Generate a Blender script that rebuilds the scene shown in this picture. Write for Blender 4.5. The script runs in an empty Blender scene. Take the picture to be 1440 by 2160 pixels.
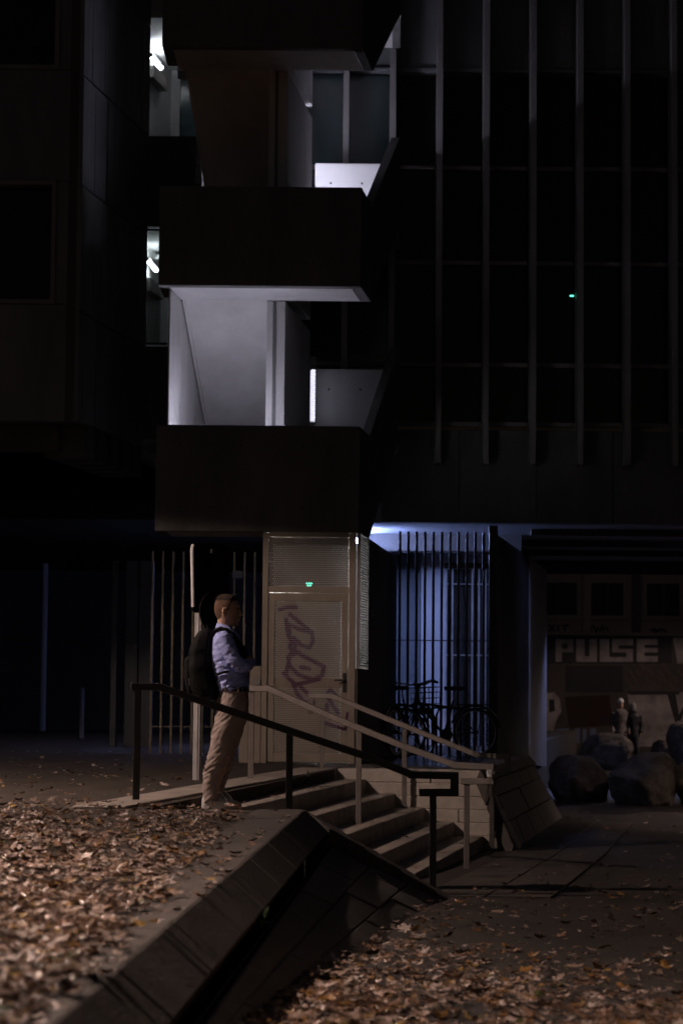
import bpy, bmesh, math, random
import numpy as np
from mathutils import Vector, Matrix, noise

SC = bpy.context.scene
COL = SC.collection
rnd = random.Random(7)

# ------------------------------------------------------------------ camera
FPX = 4800.0                      # focal length in photo pixels (80 mm on a 36 mm high frame)
TH = math.atan(376 / FPX)         # pitch up
RO = math.radians(0.5)            # slight roll
ZC = 1.77
_F = Vector((0, math.cos(TH), math.sin(TH)))
_R0 = Vector((1, 0, 0)); _U0 = Vector((0, -math.sin(TH), math.cos(TH)))
_R = _R0 * math.cos(RO) + _U0 * math.sin(RO)
_U = -_R0 * math.sin(RO) + _U0 * math.cos(RO)
CAM = Vector((0, 0, ZC))
cd = bpy.data.cameras.new('camera')
cd.sensor_fit = 'VERTICAL'; cd.sensor_height = 36; cd.sensor_width = 24; cd.lens = 80
cd.clip_start = 0.1; cd.clip_end = 600
cd.dof.use_dof = True; cd.dof.focus_distance = 19.3; cd.dof.aperture_fstop = 3.6
cam = bpy.data.objects.new('camera', cd); COL.objects.link(cam)
cam.matrix_world = Matrix(((_R.x, _U.x, -_F.x, 0), (_R.y, _U.y, -_F.y, 0), (_R.z, _U.z, -_F.z, ZC), (0, 0, 0, 1)))
SC.camera = cam

# ------------------------------------------------------------------ world, exposure
W = bpy.data.worlds.new('World'); SC.world = W; W.use_nodes = True
wn = W.node_tree; bg = wn.nodes['Background']
sky = wn.nodes.new('ShaderNodeTexSky'); sky.sky_type = 'NISHITA'; sky.sun_disc = False
sky.sun_elevation = math.radians(-4); sky.sun_rotation = math.radians(200)
wn.links.new(sky.outputs[0], bg.inputs[0]); bg.inputs[1].default_value = 0.1
SC.view_settings.view_transform = 'Standard'; SC.view_settings.look = 'None'
SC.view_settings.exposure = 1.3; SC.view_settings.gamma = 1; SC.view_settings.use_curve_mapping = False
SC.cycles.use_denoising = True
SC.cycles.max_bounces = 7; SC.cycles.diffuse_bounces = 4; SC.cycles.glossy_bounces = 3
SC.cycles.caustics_reflective = False; SC.cycles.caustics_refractive = False
SC.cycles.sample_clamp_indirect = 3.0

# light strengths (each light sits in a lamp built further down)
P_STREET_A, P_STREET_B, P_STREET_C = 4700.0, 3900.0, 420.0
C_STREET = (1.0, 0.735, 0.62)

# ------------------------------------------------------------------ pixel -> place helpers
def ray(px, py): return _F * FPX + _R * (px - 720) - _U * (py - 1080)
def U(px, py, Y):
    d = ray(px, py); return CAM + d * (Y / d.y)
def G(px, py, z):
    d = ray(px, py); return CAM + d * ((z - ZC) / d.z)
ZT = 0.87                                    # terrace level
PL = [(-40, 1.0), (0, 0.80), (9.6, 0.45), (18.4, 0.14), (25, 0.0), (60, -0.05), (80, -0.08), (400, -0.1)]
def zp(Y):                                   # lower plaza falls gently away from the camera
    for (a, za), (b, zb) in zip(PL, PL[1:]):
        if Y <= b: return za + (zb - za) * max(0, (Y - a) / (b - a))
    return PL[-1][1]
def GP(px, py):
    z = 0.2
    for _ in range(30): p = G(px, py, z); z = 0.5 * z + 0.5 * zp(p.y)
    return G(px, py, z)

# ------------------------------------------------------------------ materials
MATS = {}
def mat(name, col, rough=0.8, var=0.25, scale=3.0, bump=0.15, bscale=40.0, metal=0.0, spec=0.5, emit=None, estr=0.0,
        streak=0.0, attr=False, sss=0.0, coat=0.0):
    if name in MATS: return MATS[name]
    m = bpy.data.materials.new(name); m.use_nodes = True
    nt = m.node_tree; b = nt.nodes['Principled BSDF']; L = nt.links
    b.inputs['Roughness'].default_value = rough; b.inputs['Metallic'].default_value = metal
    b.inputs['Specular IOR Level'].default_value = spec
    if coat: b.inputs['Coat Weight'].default_value = coat; b.inputs['Coat Roughness'].default_value = 0.25
    tc = nt.nodes.new('ShaderNodeTexCoord')
    n = nt.nodes.new('ShaderNodeTexNoise'); n.inputs['Scale'].default_value = scale; n.inputs['Detail'].default_value = 8
    n.inputs['Roughness'].default_value = 0.65
    mp = nt.nodes.new('ShaderNodeMapping'); mp.inputs['Scale'].default_value = (1, 1, 0.35 if streak else 1)
    L.new(tc.outputs['Object'], mp.inputs[0]); L.new(mp.outputs[0], n.inputs['Vector'])
    r = nt.nodes.new('ShaderNodeMapRange'); r.inputs[1].default_value = 0.3; r.inputs[2].default_value = 0.7
    r.inputs[3].default_value = 1 - var; r.inputs[4].default_value = 1 + var
    L.new(n.outputs[0], r.inputs[0])
    mx = nt.nodes.new('ShaderNodeMix'); mx.data_type = 'RGBA'; mx.blend_type = 'MULTIPLY'; mx.inputs[0].default_value = 1
    if attr:
        a = nt.nodes.new('ShaderNodeVertexColor'); a.layer_name = 'Col'; L.new(a.outputs[0], mx.inputs[6])
    else:
        mx.inputs[6].default_value = (*col, 1)
    L.new(r.outputs[0], mx.inputs[7])
    L.new(mx.outputs[2], b.inputs['Base Color'])
    rr = nt.nodes.new('ShaderNodeMapRange'); rr.inputs[1].default_value = 0.3; rr.inputs[2].default_value = 0.7
    rr.inputs[3].default_value = max(0.03, rough - 0.12); rr.inputs[4].default_value = min(1, rough + 0.1)
    L.new(n.outputs[0], rr.inputs[0]); L.new(rr.outputs[0], b.inputs['Roughness'])
    if bump:
        n2 = nt.nodes.new('ShaderNodeTexNoise'); n2.inputs['Scale'].default_value = bscale; n2.inputs['Detail'].default_value = 6
        L.new(tc.outputs['Object'], n2.inputs['Vector'])
        bp = nt.nodes.new('ShaderNodeBump'); bp.inputs['Strength'].default_value = bump; bp.inputs['Distance'].default_value = 0.02
        L.new(n2.outputs[0], bp.inputs['Height']); L.new(bp.outputs[0], b.inputs['Normal'])
    if emit: b.inputs['Emission Color'].default_value = (*emit, 1); b.inputs['Emission Strength'].default_value = estr
    MATS[name] = m; return m

CONC = mat('board_concrete', (0.18, 0.185, 0.20), 0.85, 0.3, 1.6, 0.35, 30, streak=1)
CONC_W = mat('painted_concrete', (0.55, 0.535, 0.53), 0.75, 0.17, 1.4, 0.2, 35, streak=1)
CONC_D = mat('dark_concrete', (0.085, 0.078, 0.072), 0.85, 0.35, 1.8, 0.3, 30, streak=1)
STEPC = mat('step_concrete', (0.33, 0.285, 0.25), 0.62, 0.40, 5.0, 0.5, 60)
BLOCKC = mat('cheek_block_concrete', (0.46, 0.41, 0.36), 0.8, 0.22, 4.0, 0.4, 50)
SLABC = mat('slope_slab_concrete', (0.115, 0.102, 0.092), 0.7, 0.4, 2.5, 0.5, 45)
COPC = mat('coping_concrete', (0.08, 0.067, 0.059), 0.7, 0.3, 5.0, 0.5, 50)
SOIL = mat('terrace_ground', (0.05, 0.038, 0.03), 0.9, 0.5, 2.5, 0.9, 55)
PLAZA = mat('plaza_asphalt', (0.042, 0.033, 0.028), 0.72, 0.45, 1.2, 0.9, 70)
WET = mat('wet_paving', (0.06, 0.056, 0.055), 0.16, 0.5, 4.0, 0.5, 12)
STEEL = mat('brushed_steel', (0.21, 0.185, 0.17), 0.55, 0.2, 6, 0.08, 80, metal=0.3)
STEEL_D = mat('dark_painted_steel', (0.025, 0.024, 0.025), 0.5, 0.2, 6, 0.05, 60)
GALV = mat('galvanised_steel', (0.55, 0.53, 0.52), 0.42, 0.15, 5, 0.05, 60, metal=0.6)
DOORP = mat('cream_door_paint', (0.28, 0.235, 0.19), 0.6, 0.16, 3, 0.08, 50)
DOORC = mat('perforated_door_paint', (0.3, 0.3, 0.3), 0.6, 0.14, 3, 0, 50, attr=True)
RUST = mat('rusty_bar_paint', (0.16, 0.125, 0.075), 0.8, 0.5, 9, 0.3, 60)
GLASS = mat('dark_glass', (0.009, 0.009, 0.010), 0.1, 0.2, 0.5, 0.0, 5, spec=0.2)
GLASS_T = mat('tinted_glass', (0.02, 0.035, 0.038), 0.12, 0.2, 0.5, 0.0, 5, spec=0.6)
FINM = mat('fin_metal', (0.25, 0.235, 0.24), 0.6, 0.12, 2, 0.05, 40, streak=1)
FRAME = mat('window_frame', (0.22, 0.2, 0.19), 0.6, 0.15, 4, 0.05, 40)
WHITEP = mat('white_plaster', (0.7, 0.69, 0.7), 0.8, 0.06, 1.5, 0.1, 40)
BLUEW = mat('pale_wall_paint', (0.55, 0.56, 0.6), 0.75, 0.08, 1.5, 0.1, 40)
BLACK = mat('black_plastic', (0.012, 0.012, 0.013), 0.5, 0.2, 8, 0.05, 60)
RUBBER = mat('tyre_rubber', (0.012, 0.012, 0.012), 0.7, 0.2, 8, 0.2, 90)
TUBE = mat('fluorescent_tube', (0.9, 0.9, 0.9), 0.4, 0, 1, 0, 1, emit=(0.86, 0.95, 1.0), estr=18)
LAMPG = mat('lamp_glass', (0.9, 0.9, 0.9), 0.4, 0, 1, 0, 1, emit=C_STREET, estr=12)
GREEN = mat('green_indicator', (0.1, 0.9, 0.6), 0.4, 0, 1, 0, 1, emit=(0.12, 1.0, 0.6), estr=1.2)
PURPLE = mat('purple_spray_paint', (0.075, 0.012, 0.06), 0.6, 0.25, 9, 0, 1)

# ------------------------------------------------------------------ mesh helpers
class MB:
    def __init__(s): s.v = []; s.f = []; s.c = []
    def add(s, vs, fs, col=None):
        o = len(s.v); s.v += [tuple(v) for v in vs]; s.f += [tuple(i + o for i in f) for f in fs]
        if col is not None: s.c += [col] * len(fs)
    def hexa(s, b, t):                 # bottom 4, top 4 (same order)
        s.add(list(b) + list(t), [(3, 2, 1, 0), (4, 5, 6, 7), (0, 1, 5, 4), (1, 2, 6, 5), (2, 3, 7, 6), (3, 0, 4, 7)])
    def box(s, x0, x1, y0, y1, z0, z1):
        s.hexa([(x0, y0, z0), (x1, y0, z0), (x1, y1, z0), (x0, y1, z0)], [(x0, y0, z1), (x1, y0, z1), (x1, y1, z1), (x0, y1, z1)])
    def prism(s, poly, z0, z1):
        n = len(poly)
        s.add([(p[0], p[1], z0) for p in poly] + [(p[0], p[1], z1) for p in poly],
              [tuple(range(n - 1, -1, -1)), tuple(range(n, 2 * n))] + [(i, (i + 1) % n, n + (i + 1) % n, n + i) for i in range(n)])
    def extrude(s, poly, d):           # planar 3d polygon pushed along d
        n = len(poly); d = Vector(d)
        s.add([Vector(p) for p in poly] + [Vector(p) + d for p in poly],
              [tuple(range(n - 1, -1, -1)), tuple(range(n, 2 * n))] + [(i, (i + 1) % n, n + (i + 1) % n, n + i) for i in range(n)])
    def bar(s, p, q, w, h=None, up=(0, 0, 1)):
        p = Vector(p); q = Vector(q); h = h or w; t = (q - p).normalized(); up = Vector(up)
        if abs(t.dot(up)) > 0.95: up = Vector((0, 1, 0))
        a = t.cross(up).normalized(); b = a.cross(t).normalized()
        k = [(-1, -1), (1, -1), (1, 1), (-1, 1)]
        s.hexa([p + a * (w / 2 * i) + b * (h / 2 * j) for i, j in k], [q + a * (w / 2 * i) + b * (h / 2 * j) for i, j in k])
    def tube(s, pts, r, n=8, closed=False):
        pts = [Vector(p) for p in pts]; m = len(pts); vs = []; fs = []
        rs = r if isinstance(r, (list, tuple)) else [r] * m
        ref = Vector((0.13, 0.21, 0.97))
        for i, p in enumerate(pts):
            t = (pts[(i + 1) % m if closed else min(i + 1, m - 1)] - pts[(i - 1) % m if closed else max(i - 1, 0)]).normalized()
            a = t.cross(ref)
            if a.length < 0.2: a = t.cross(Vector((0, 1, 0)))
            a.normalize(); b = t.cross(a)
            vs += [p + (a * math.cos(2 * math.pi * k / n) + b * math.sin(2 * math.pi * k / n)) * rs[i] for k in range(n)]
        for i in range(m if closed else m - 1):
            j = (i + 1) % m
            fs += [(i * n + k, i * n + (k + 1) % n, j * n + (k + 1) % n, j * n + k) for k in range(n)]
        if not closed: fs += [tuple(range(n - 1, -1, -1)), tuple(range((m - 1) * n, m * n))]
        s.add(vs, fs)
    def loft(s, rings):                # rings: lists of equal length, capped
        n = len(rings[0]); vs = [v for r in rings for v in r]; fs = []
        for i in range(len(rings) - 1):
            fs += [(i * n + k, i * n + (k + 1) % n, (i + 1) * n + (k + 1) % n, (i + 1) * n + k) for k in range(n)]
        fs += [tuple(range(n - 1, -1, -1)), tuple(range((len(rings) - 1) * n, len(rings) * n))]
        s.add(vs, fs)

ORG = {}
def empty(name, loc, label=None, cat=None, group=None, kind=None):
    o = bpy.data.objects.new(name, None); COL.objects.link(o); o.location = loc; o.empty_display_size = 0.1
    ORG[o.name] = Vector(loc); tag(o, label, cat, group, kind); return o
def tag(o, label=None, cat=None, group=None, kind=None):
    if label: o['label'] = label
    if cat: o['category'] = cat
    if group: o['group'] = group
    if kind: o['kind'] = kind
    return o
def build(mb, name, material, parent=None, bevel=0.0, smooth=False, label=None, cat=None, group=None, kind=None):
    org = ORG[parent.name] if parent is not None else Vector((0, 0, 0))
    if parent is None and kind != 'structure' and kind != 'stuff' and mb.v:
        a = np.array([tuple(v) for v in mb.v]); org = Vector((a[:, 0].mean(), a[:, 1].mean(), a[:, 2].min()))
    me = bpy.data.meshes.new(name)
    me.from_pydata([(v[0] - org.x, v[1] - org.y, v[2] - org.z) for v in mb.v], [], mb.f)
    me.materials.append(material)
    bm = bmesh.new(); bm.from_mesh(me)
    if len(mb.f) < 20000 and not mb.c: bmesh.ops.recalc_face_normals(bm, faces=bm.faces)
    if bevel:
        bmesh.ops.bevel(bm, geom=[e for e in bm.edges if e.calc_face_angle(0) > 0.5], offset=bevel, segments=1, affect='EDGES', clamp_overlap=True)
    bm.to_mesh(me); bm.free()
    if mb.c and len(mb.c) == len(me.polygons):
        ca = me.color_attributes.new('Col', 'FLOAT_COLOR', 'CORNER')
        arr = np.repeat(np.array([(*c, 1.0) for c in mb.c], dtype=np.float32), [p.loop_total for p in me.polygons], axis=0)
        ca.data.foreach_set('color', arr.ravel())
    if smooth: me.polygons.foreach_set('use_smooth', [True] * len(me.polygons))
    o = bpy.data.objects.new(name, me); COL.objects.link(o)
    if parent is not None: o.parent = parent; ORG[o.name] = org
    else: o.location = org; ORG[o.name] = org
    return tag(o, label, cat, group, kind)
def bx(name, m, parent, x0, x1, y0, y1, z0, z1, bevel=0.0, **k):
    b = MB(); b.box(x0, x1, y0, y1, z0, z1); return build(b, name, m, parent, bevel, **k)
def perforated(mb, o, u, v, w, h, pitch, hole, colfn=None, base=(0.3, 0.3, 0.3)):
    """a sheet with real holes: staggered square cells, each with an octagonal hole"""
    u = Vector(u); v = Vector(v); o = Vector(o); rows = int(h / (pitch * 0.866)); cols = int(w / pitch); hp = h / rows; wp = w / (cols + 0.5)
    for r in range(rows):
        for c in range(cols):
            cx = (c + 0.5 + (0.5 if r % 2 else 0)) * wp; cy = (r + 0.5) * hp; vs = []
            for k in range(8):
                a = k * math.pi / 4; ca, sa = math.cos(a), math.sin(a); m = max(abs(ca), abs(sa))
                vs.append(o + u * (cx + ca / m * wp / 2) + v * (cy + sa / m * hp / 2))
            for k in range(8):
                a = k * math.pi / 4; vs.append(o + u * (cx + math.cos(a) * hole) + v * (cy + math.sin(a) * hole))
            n0 = len(mb.f)
            mb.add(vs, [(k, (k + 1) % 8, 8 + (k + 1) % 8, 8 + k) for k in range(8)])
            for k in range(8):
                a = (k + 0.5) * math.pi / 4
                q = o + u * (cx + math.cos(a) * hole * 1.35) + v * (cy + math.sin(a) * hole * 1.35)
                mb.c.append(colfn(q) if colfn else base)

A10 = math.radians(10.0)
DU = Vector((math.sin(A10), math.cos(A10), 0))       # along the step noses, going back
DV = Vector((math.cos(A10), -math.sin(A10), 0))      # down the steps

# ================================================================== GROUND
ys = [-40, -10, 0, 4.8, 9.6, 14, 18.4, 22, 25, 32, 45, 60, 80, 400]
xs = [-300, -60, -12, -4, 0, 4, 12, 60, 300]
mb = MB()
mb.add([(x, y, zp(y)) for y in ys for x in xs],
       [(j * 9 + i, j * 9 + i + 1, (j + 1) * 9 + i + 1, (j + 1) * 9 + i) for j in range(len(ys) - 1) for i in range(8)])
plaza = build(mb, 'lower_plaza', PLAZA, None, kind='structure')

def edge(Y): return Vector((-0.255 + (Y - 17.006) * 0.0446, Y, ZT))     # terrace edge over the slope
T = edge(17.0); S0 = G(300, 1707, ZT); Q = GP(940, 1892)
P1 = G(712, 1623, ZT)
def nose(k): return P1 + DV * (0.335 * k)
FB = P1 + DV * 1.62                      # right end of the far cheek's top
RB0 = FB; RB1 = FB + DU * ((31.9 - FB.y) / DU.y)
terr = [(-30, -6), tuple(edge(-6))[:2], tuple(T)[:2], tuple(S0)[:2], tuple(P1)[:2], tuple(RB0)[:2], tuple(RB1)[:2], (2.12, 32.2), (3.8, 42.4), (5.6, 54), (-30, 54)]
mb = MB(); mb.prism(terr, -0.3, ZT)
terrace = build(mb, 'terrace_ground', SOIL, None, kind='structure')
# wet paving in front of the bicycle cage
mb = MB(); w0 = P1 + DU * 1.2
mb.prism([(0.45, 27.6), (1.5, 27.0), tuple(RB1 - DV * 0.5)[:2], (2.0, 31.7), (0.9, 31.7)], ZT, ZT + 0.004)
build(mb, 'wet_paving', WET, None, kind='structure')

# paving slabs along the foot of the steps
slab_me = None
for row in range(2):
    for i in range(13):
        a = nose(6) + DV * (0.02 + row * 0.52) + DU * (-7.6 + i * 1.05)
        p = [a, a + DV * 0.505, a + DV * 0.505 + DU * 1.035, a + DU * 1.035]
        mb = MB(); mb.hexa([Vector((q.x, q.y, zp(q.y) - 0.05)) for q in p], [Vector((q.x, q.y, zp(q.y) + 0.012 + 0.004 * rnd.random())) for q in p])
        build(mb, 'paving_slab', mat('plaza_slab', (.07, .058, .05), .6, .45, 3, .6, 50), plaza, 0.004)

# ================================================================== STEPS
st = empty('concrete_steps', (nose(3).x, 22, 0), 'broad flight of concrete steps leading up to the leafy terrace', 'steps')
RIS = ZT / 6.0; RI1 = 0.105
def zk_(k): return ZT - RI1 - (ZT - RI1) / 5.0 * (k - 1) if k else ZT
def near_cut(p):                                       # where a nose line meets the terrace block in plan
    pts = [S0 - Vector((3, -0.6, 0)), S0, T, Q, Q + (Q - T)]
    best = None
    for a, b in zip(pts, pts[1:]):
        d = b - a; den = DU.x * d.y - DU.y * d.x
        if abs(den) < 1e-6: continue
        t = ((a.x - p.x) * d.y - (a.y - p.y) * d.x) / den; s_ = ((a.x - p.x) * DU.y - (a.y - p.y) * DU.x) / den
        if -0.01 <= s_ <= 1.01 and (best is None or t > best): best = t
    return best if best is not None else -7.5
for k in range(1, 7):
    # tread k lies between nose k-1 (front of the step above) and nose k
    z = zk_(k)
    if k == 6: break
    L = nose(k - 1); Rr = nose(k)
    t0 = min(near_cut(L), near_cut(Rr)) - 0.05
    n = 6; cuts = [t0 + (0.0 - t0) * i / n for i in range(n + 1)]
    for i in range(n):
        c0, c1 = cuts[i] + 0.004, cuts[i + 1] - (0.004 if i < n - 1 else -0.02)
        dz = (rnd.random() - 0.5) * 0.008
        for a0, a1, nm in ((0.0, 0.165, 'tread_slab'), (0.172, 0.339, 'tread_slab')):
            q0, q1 = L + DV * (a0 - 0.002), L + DV * a1
            mb = MB()
            pl = [q0 + DU * c0, q1 + DU * c0, q1 + DU * c1, q0 + DU * c1]
            mb.hexa([Vector((q.x, q.y, z - RIS - 0.1)) for q in pl], [Vector((q.x, q.y, z + dz + (a0 > 0) * 0.002)) for q in pl])
            build(mb, nm, STEPC, st, 0.008)
# top edge slabs along the first nose (terrace side)
t0 = near_cut(P1) - 0.02
for i in range(6):
    c0 = t0 * (1 - i / 6) + 0.004; c1 = t0 * (1 - (i + 1) / 6) - 0.004
    a = P1 - DV * 0.42; pl = [a + DU * c0, P1 + DV * 0.003 + DU * c0, P1 + DV * 0.003 + DU * c1, a + DU * c1]
    mb = MB(); mb.hexa([Vector((q.x, q.y, ZT - RIS - .1)) for q in pl], [Vector((q.x, q.y, ZT + 0.018 + rnd.random() * .006)) for q in pl])
    build(mb, 'nosing_slab', STEPC, st, 0.01)

# far cheek: courses of pale blocks facing the camera
ck = empty('cheek_wall', tuple(P1 + DV * 0.9)[:2] + (0,), 'pale coursed concrete cheek wall closing the far end of the steps', 'wall')
for c in range(6):
    z1 = ZT - c * RIS; z0 = z1 - RIS + 0.006
    r1 = 1.62 + 0.075 * c + 0.02; r0 = max(0.0, 0.335 * (c - 1)) - 0.05 if c else -0.0
    cuts = [r0]
    if c in (0, 3): cuts.append(r0 + (r1 - r0) * (.55 + .2 * rnd.random()))
    cuts.append(r1)
    for a, b in zip(cuts, cuts[1:]):
        e = 0.006 * rnd.random(); sl = 0.06 if b == r1 else 0.0
        f = P1 + DV * (a + .003) - DU * (0.06 + e); g = P1 + DV * (b - .003) - DU * (0.06 + e)
        mb = MB(); back = DU * 0.4
        B = [f, g + DV * sl, g + DV * sl + back, f + back]; Tt = [f, g, g + back, f + back]
        mb.hexa([Vector((p.x, p.y, z0)) for p in B], [Vector((p.x, p.y, z1 + 0.01)) for p in Tt])
        build(mb, 'block', BLOCKC, ck, 0.012)

# ------------------------------------------------------------------ sloped retaining walls
def slope_wall(root, E, F, nal, ndn, lens, m_cop, m_sl, gap=0.05, coping=True, n_cop=None):
    """E(t), F(t): top edge and foot; slabs laid between, joints open"""
    for i in range(nal):
        for j in range(ndn):
            t0 = (i + (0.5 if j % 2 else 0)) / nal; t1 = (i + 1 + (0.5 if j % 2 else 0)) / nal
            t0, t1 = min(t0, 1), min(t1, 1)
            if t1 - t0 < 0.01: continue
            pts = []
            for t, s in ((t0, j / ndn), (t1, j / ndn), (t1, (j + 1) / ndn), (t0, (j + 1) / ndn)):
                pts.append(E(t).lerp(F(t), s))
            c = sum(pts, Vector()) / 4
            pts = [p + (c - p) * (0.013 / max(0.05, (c - p).length)) for p in pts]
            nrm = (pts[1] - pts[0]).cross(pts[3] - pts[0]).normalized()
            if nrm.z < 0: nrm = -nrm
            lift = nrm * (rnd.random() * 0.016)
            mb = MB(); mb.hexa([p - nrm * 0.12 for p in pts], [p + lift for p in pts])
            build(mb, 'slope_slab', m_sl, root, 0.008)

near = empty('sloped_retaining_wall', (0.1, 14, zp(14)), 'dark sloped slab wall running from the steps along the leafy terrace edge', 'wall')
OUT, DN = 0.18, 0.17
FM = GP(600, 2115); F0 = FM + (FM - Q) * 0.62
E_ = lambda t: edge(4.0 + (17.0 - 4.0) * t) + Vector((OUT + 0.02, 0.04, -DN - 0.085))
def F_(t):
    p = F0.lerp(Q, t); p = Vector((max(p.x, edge(p.y).x + .32), p.y, p.z)); return Vector((p.x, p.y, zp(p.y) - 0.03))
slope_wall(near, E_, F_, 7, 3, None, COPC, SLABC)
# backing behind the joints
mb = MB(); N = 12
vs = []
for i in range(N + 1):
    t = i / N; a = E_(t) + Vector((-0.05, 0, -0.03)); b = F_(t) + Vector((-0.03, 0, -0.08)); vs += [a, b]
mb.add(vs, [(2 * i, 2 * i + 1, 2 * i + 3, 2 * i + 2) for i in range(N)])
build(mb, 'backing', CONC_D, near)
# coping slabs along the terrace edge: flat top, bevelled face
y = 17.0; 
while y > 2.0:
    y0 = y - 1.22
    mb = MB(); prof = [(-0.36, 0.012), (0.0, 0.016), (OUT, -DN + 0.03), (OUT - 0.02, -DN), (-0.05, -DN - 0.03), (-0.36, -0.2)]
    jz = rnd.random() * 0.006
    A = [edge(y0 + 0.007) + Vector((px, 0, pz + jz)) for px, pz in prof]; B = [edge(y - 0.007) + Vector((px, 0, pz + jz)) for px, pz in prof]
    mb.loft([A, B]); build(mb, 'coping_slab', COPC, near, 0.008); y -= 1.22
# the hip: coping running down beside the steps from T to Q, with a vertical cheek behind
h_dir = (Q - T); hn = Vector((h_dir.y, -h_dir.x, 0)).normalized()     # towards camera side
if hn.y > 0: hn = -hn
nseg = 4
for i in range(nseg):
    a = T.lerp(Q, i / nseg + 0.004); b = T.lerp(Q, (i + 1) / nseg - 0.004)
    a = a + Vector((0, 0, 0.016)); b = b + Vector((0, 0, 0.03))
    down = Vector((0, 0, -0.16))
    mb = MB(); mb.loft([[a, a + hn * 0.26 + down * .8, a + hn * 0.24 + down * 1.2, a + down * 4.5], [b, b + hn * 0.26 + down * .8, b + hn * 0.24 + down * 1.2, b + down * 4.5]])
    build(mb, 'coping_slab', COPC, near, 0.008)
mb = MB(); mb.prism([tuple(S0)[:2], tuple(T)[:2], tuple(T + Vector((0, -.2, 0)))[:2], tuple(S0 + Vector((0, -.2, 0)))[:2]], -0.1, ZT + 0.003)
build(mb, 'end_kerb', COPC, near, 0.008)

far = empty('sloped_retaining_wall', tuple(RB0 + DU * 3)[:2] + (0,), 'shaded sloped slab wall beyond the pale cheek wall of the steps', 'wall')
E2 = lambda t: RB0.lerp(RB1, t) + Vector((0, 0, -0.02))
FF0 = GP(1082, 1795); FF1 = FF0 + DU * ((32.5 - FF0.y) / DU.y)
F2 = lambda t: FF0.lerp(FF1, t) + Vector((0, 0, zp(28) - FF0.z * 0 - FF0.z))
slope_wall(far, E2, F2, 5, 3, None, COPC, SLABC)
for i in range(3):                                             # coping down the cheek edge
    a = RB0.lerp(F2(0), i / 3 + .01); b = RB0.lerp(F2(0), (i + 1) / 3 - .01)
    mb = MB(); up = Vector((0.02, 0, 0.05)); o = DU * 0.22 - DU * 0.09
    mb.loft([[a - DU * .09 + up, a + o + up, a + o - up * 2, a - DU * .09 - up * 2], [b - DU * .09 + up, b + o + up, b + o - up * 2, b - DU * .09 - up * 2]])
    build(mb, 'coping_slab', COPC, far, 0.008)
for i in range(5):                                             # coping along the top
    a = RB0.lerp(RB1, i / 5 + .004); b = RB0.lerp(RB1, (i + 1) / 5 - .004)
    mb = MB(); mb.loft([[a - DV * .3 + Vector((0, 0, .015)), a + Vector((0, 0, .015)), a + DV * .1 + Vector((0, 0, -.1)), a - DV * .3 + Vector((0, 0, -.15))],
                        [b - DV * .3 + Vector((0, 0, .015)), b + Vector((0, 0, .015)), b + DV * .1 + Vector((0, 0, -.1)), b - DV * .3 + Vector((0, 0, -.15))]])
    build(mb, 'coping_slab', COPC, far, 0.008)

# ================================================================== HANDRAILS
def handrail(label, path, posts, Ya, Yb, xa, xb, w, mrail):
    yy = lambda px: Ya + (Yb - Ya) * (px - xa) / (xb - xa)
    p0 = U(posts[0][0], posts[0][2], yy(posts[0][0]))
    r = empty('handrail', tuple(p0), label, 'handrail')
    pts = [U(px, py, yy(px)) for px, py in path]
    for a, b in zip(pts, pts[1:]):
        d = (b - a).normalized() * (w * 0.45)
        mb = MB(); mb.bar(a - d, b + d, w, w * 0.9); build(mb, 'rail', mrail, r, 0.006)
    for px, top, bot, *zz in posts:
        a = U(px, top, yy(px)); z = zz[0] if zz else U(px, bot, yy(px)).z
        mb = MB(); mb.box(a.x - w * .42, a.x + w * .42, a.y - .012, a.y + .012, z - 0.05, a.z); build(mb, 'post', mrail, r, 0.004)
        mb = MB(); mb.box(a.x - w * .2, a.x + w * .2, a.y + .012, a.y + .03, z - 0.02, a.z - .01); build(mb, 'post_web', mrail, r)
    return r
handrail('shade-darkened steel handrail beside the sloped wall, passing in front of the standing man',
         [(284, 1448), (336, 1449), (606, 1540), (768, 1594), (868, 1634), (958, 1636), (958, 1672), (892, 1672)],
         [(291, 1450, 1694, ZT), (611, 1545, 1760, ZT - 3 * RIS), (913, 1674, 1886, 0.12)], 18.2, 18.5, 291, 913, 0.066, STEEL_D)  # darker steel puts the shade on this rail into its colour
r2 = handrail('brown steel middle handrail of the steps carrying a small white sticker',
         [(522, 1452), (568, 1453), (700, 1512), (860, 1578), (960, 1614), (1036, 1618), (1036, 1648), (978, 1648)],
         [(531, 1456, 1645, ZT), (757, 1540, 1745, ZT - 3 * RIS - .02), (984, 1650, 1832, 0.05)], 22.8, 22.2, 531, 984, 0.066, STEEL)
handrail('steel handrail along the pale cheek wall at the far side of the steps',
         [(655, 1500), (656, 1467), (700, 1468), (850, 1530), (1005, 1592), (1070, 1597), (1070, 1625), (1030, 1625)],
         [(680, 1500, 1621, ZT), (853, 1534, 1705, ZT - 3 * RIS), (1037, 1627, 1791, 0.0)], 26.0, 25.5, 680, 1037, 0.064, STEEL)
a = U(1030, 1631, 22.1)
mb = MB(); mb.hexa([(a.x - .021, a.y - .036, a.z - .034), (a.x + .021, a.y - .05, a.z - .034), (a.x + .021, a.y - .04, a.z - .034), (a.x - .021, a.y - .026, a.z - .034)], [(a.x - .021, a.y - .036, a.z + .034), (a.x + .021, a.y - .05, a.z + .034), (a.x + .021, a.y - .04, a.z + .034), (a.x - .021, a.y - .026, a.z + .034)])
sk = build(mb, 'sticker', mat('sticker_white', (.88, .88, .86), .5, .03, 5, 0, 5), r2)
mb = MB(); mb.tube([a + Vector((math.cos(t) * .009, -.052, .002 + math.sin(t) * .011)) for t in [i * math.pi / 5 for i in range(10)]], .003, 4, closed=True)
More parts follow.
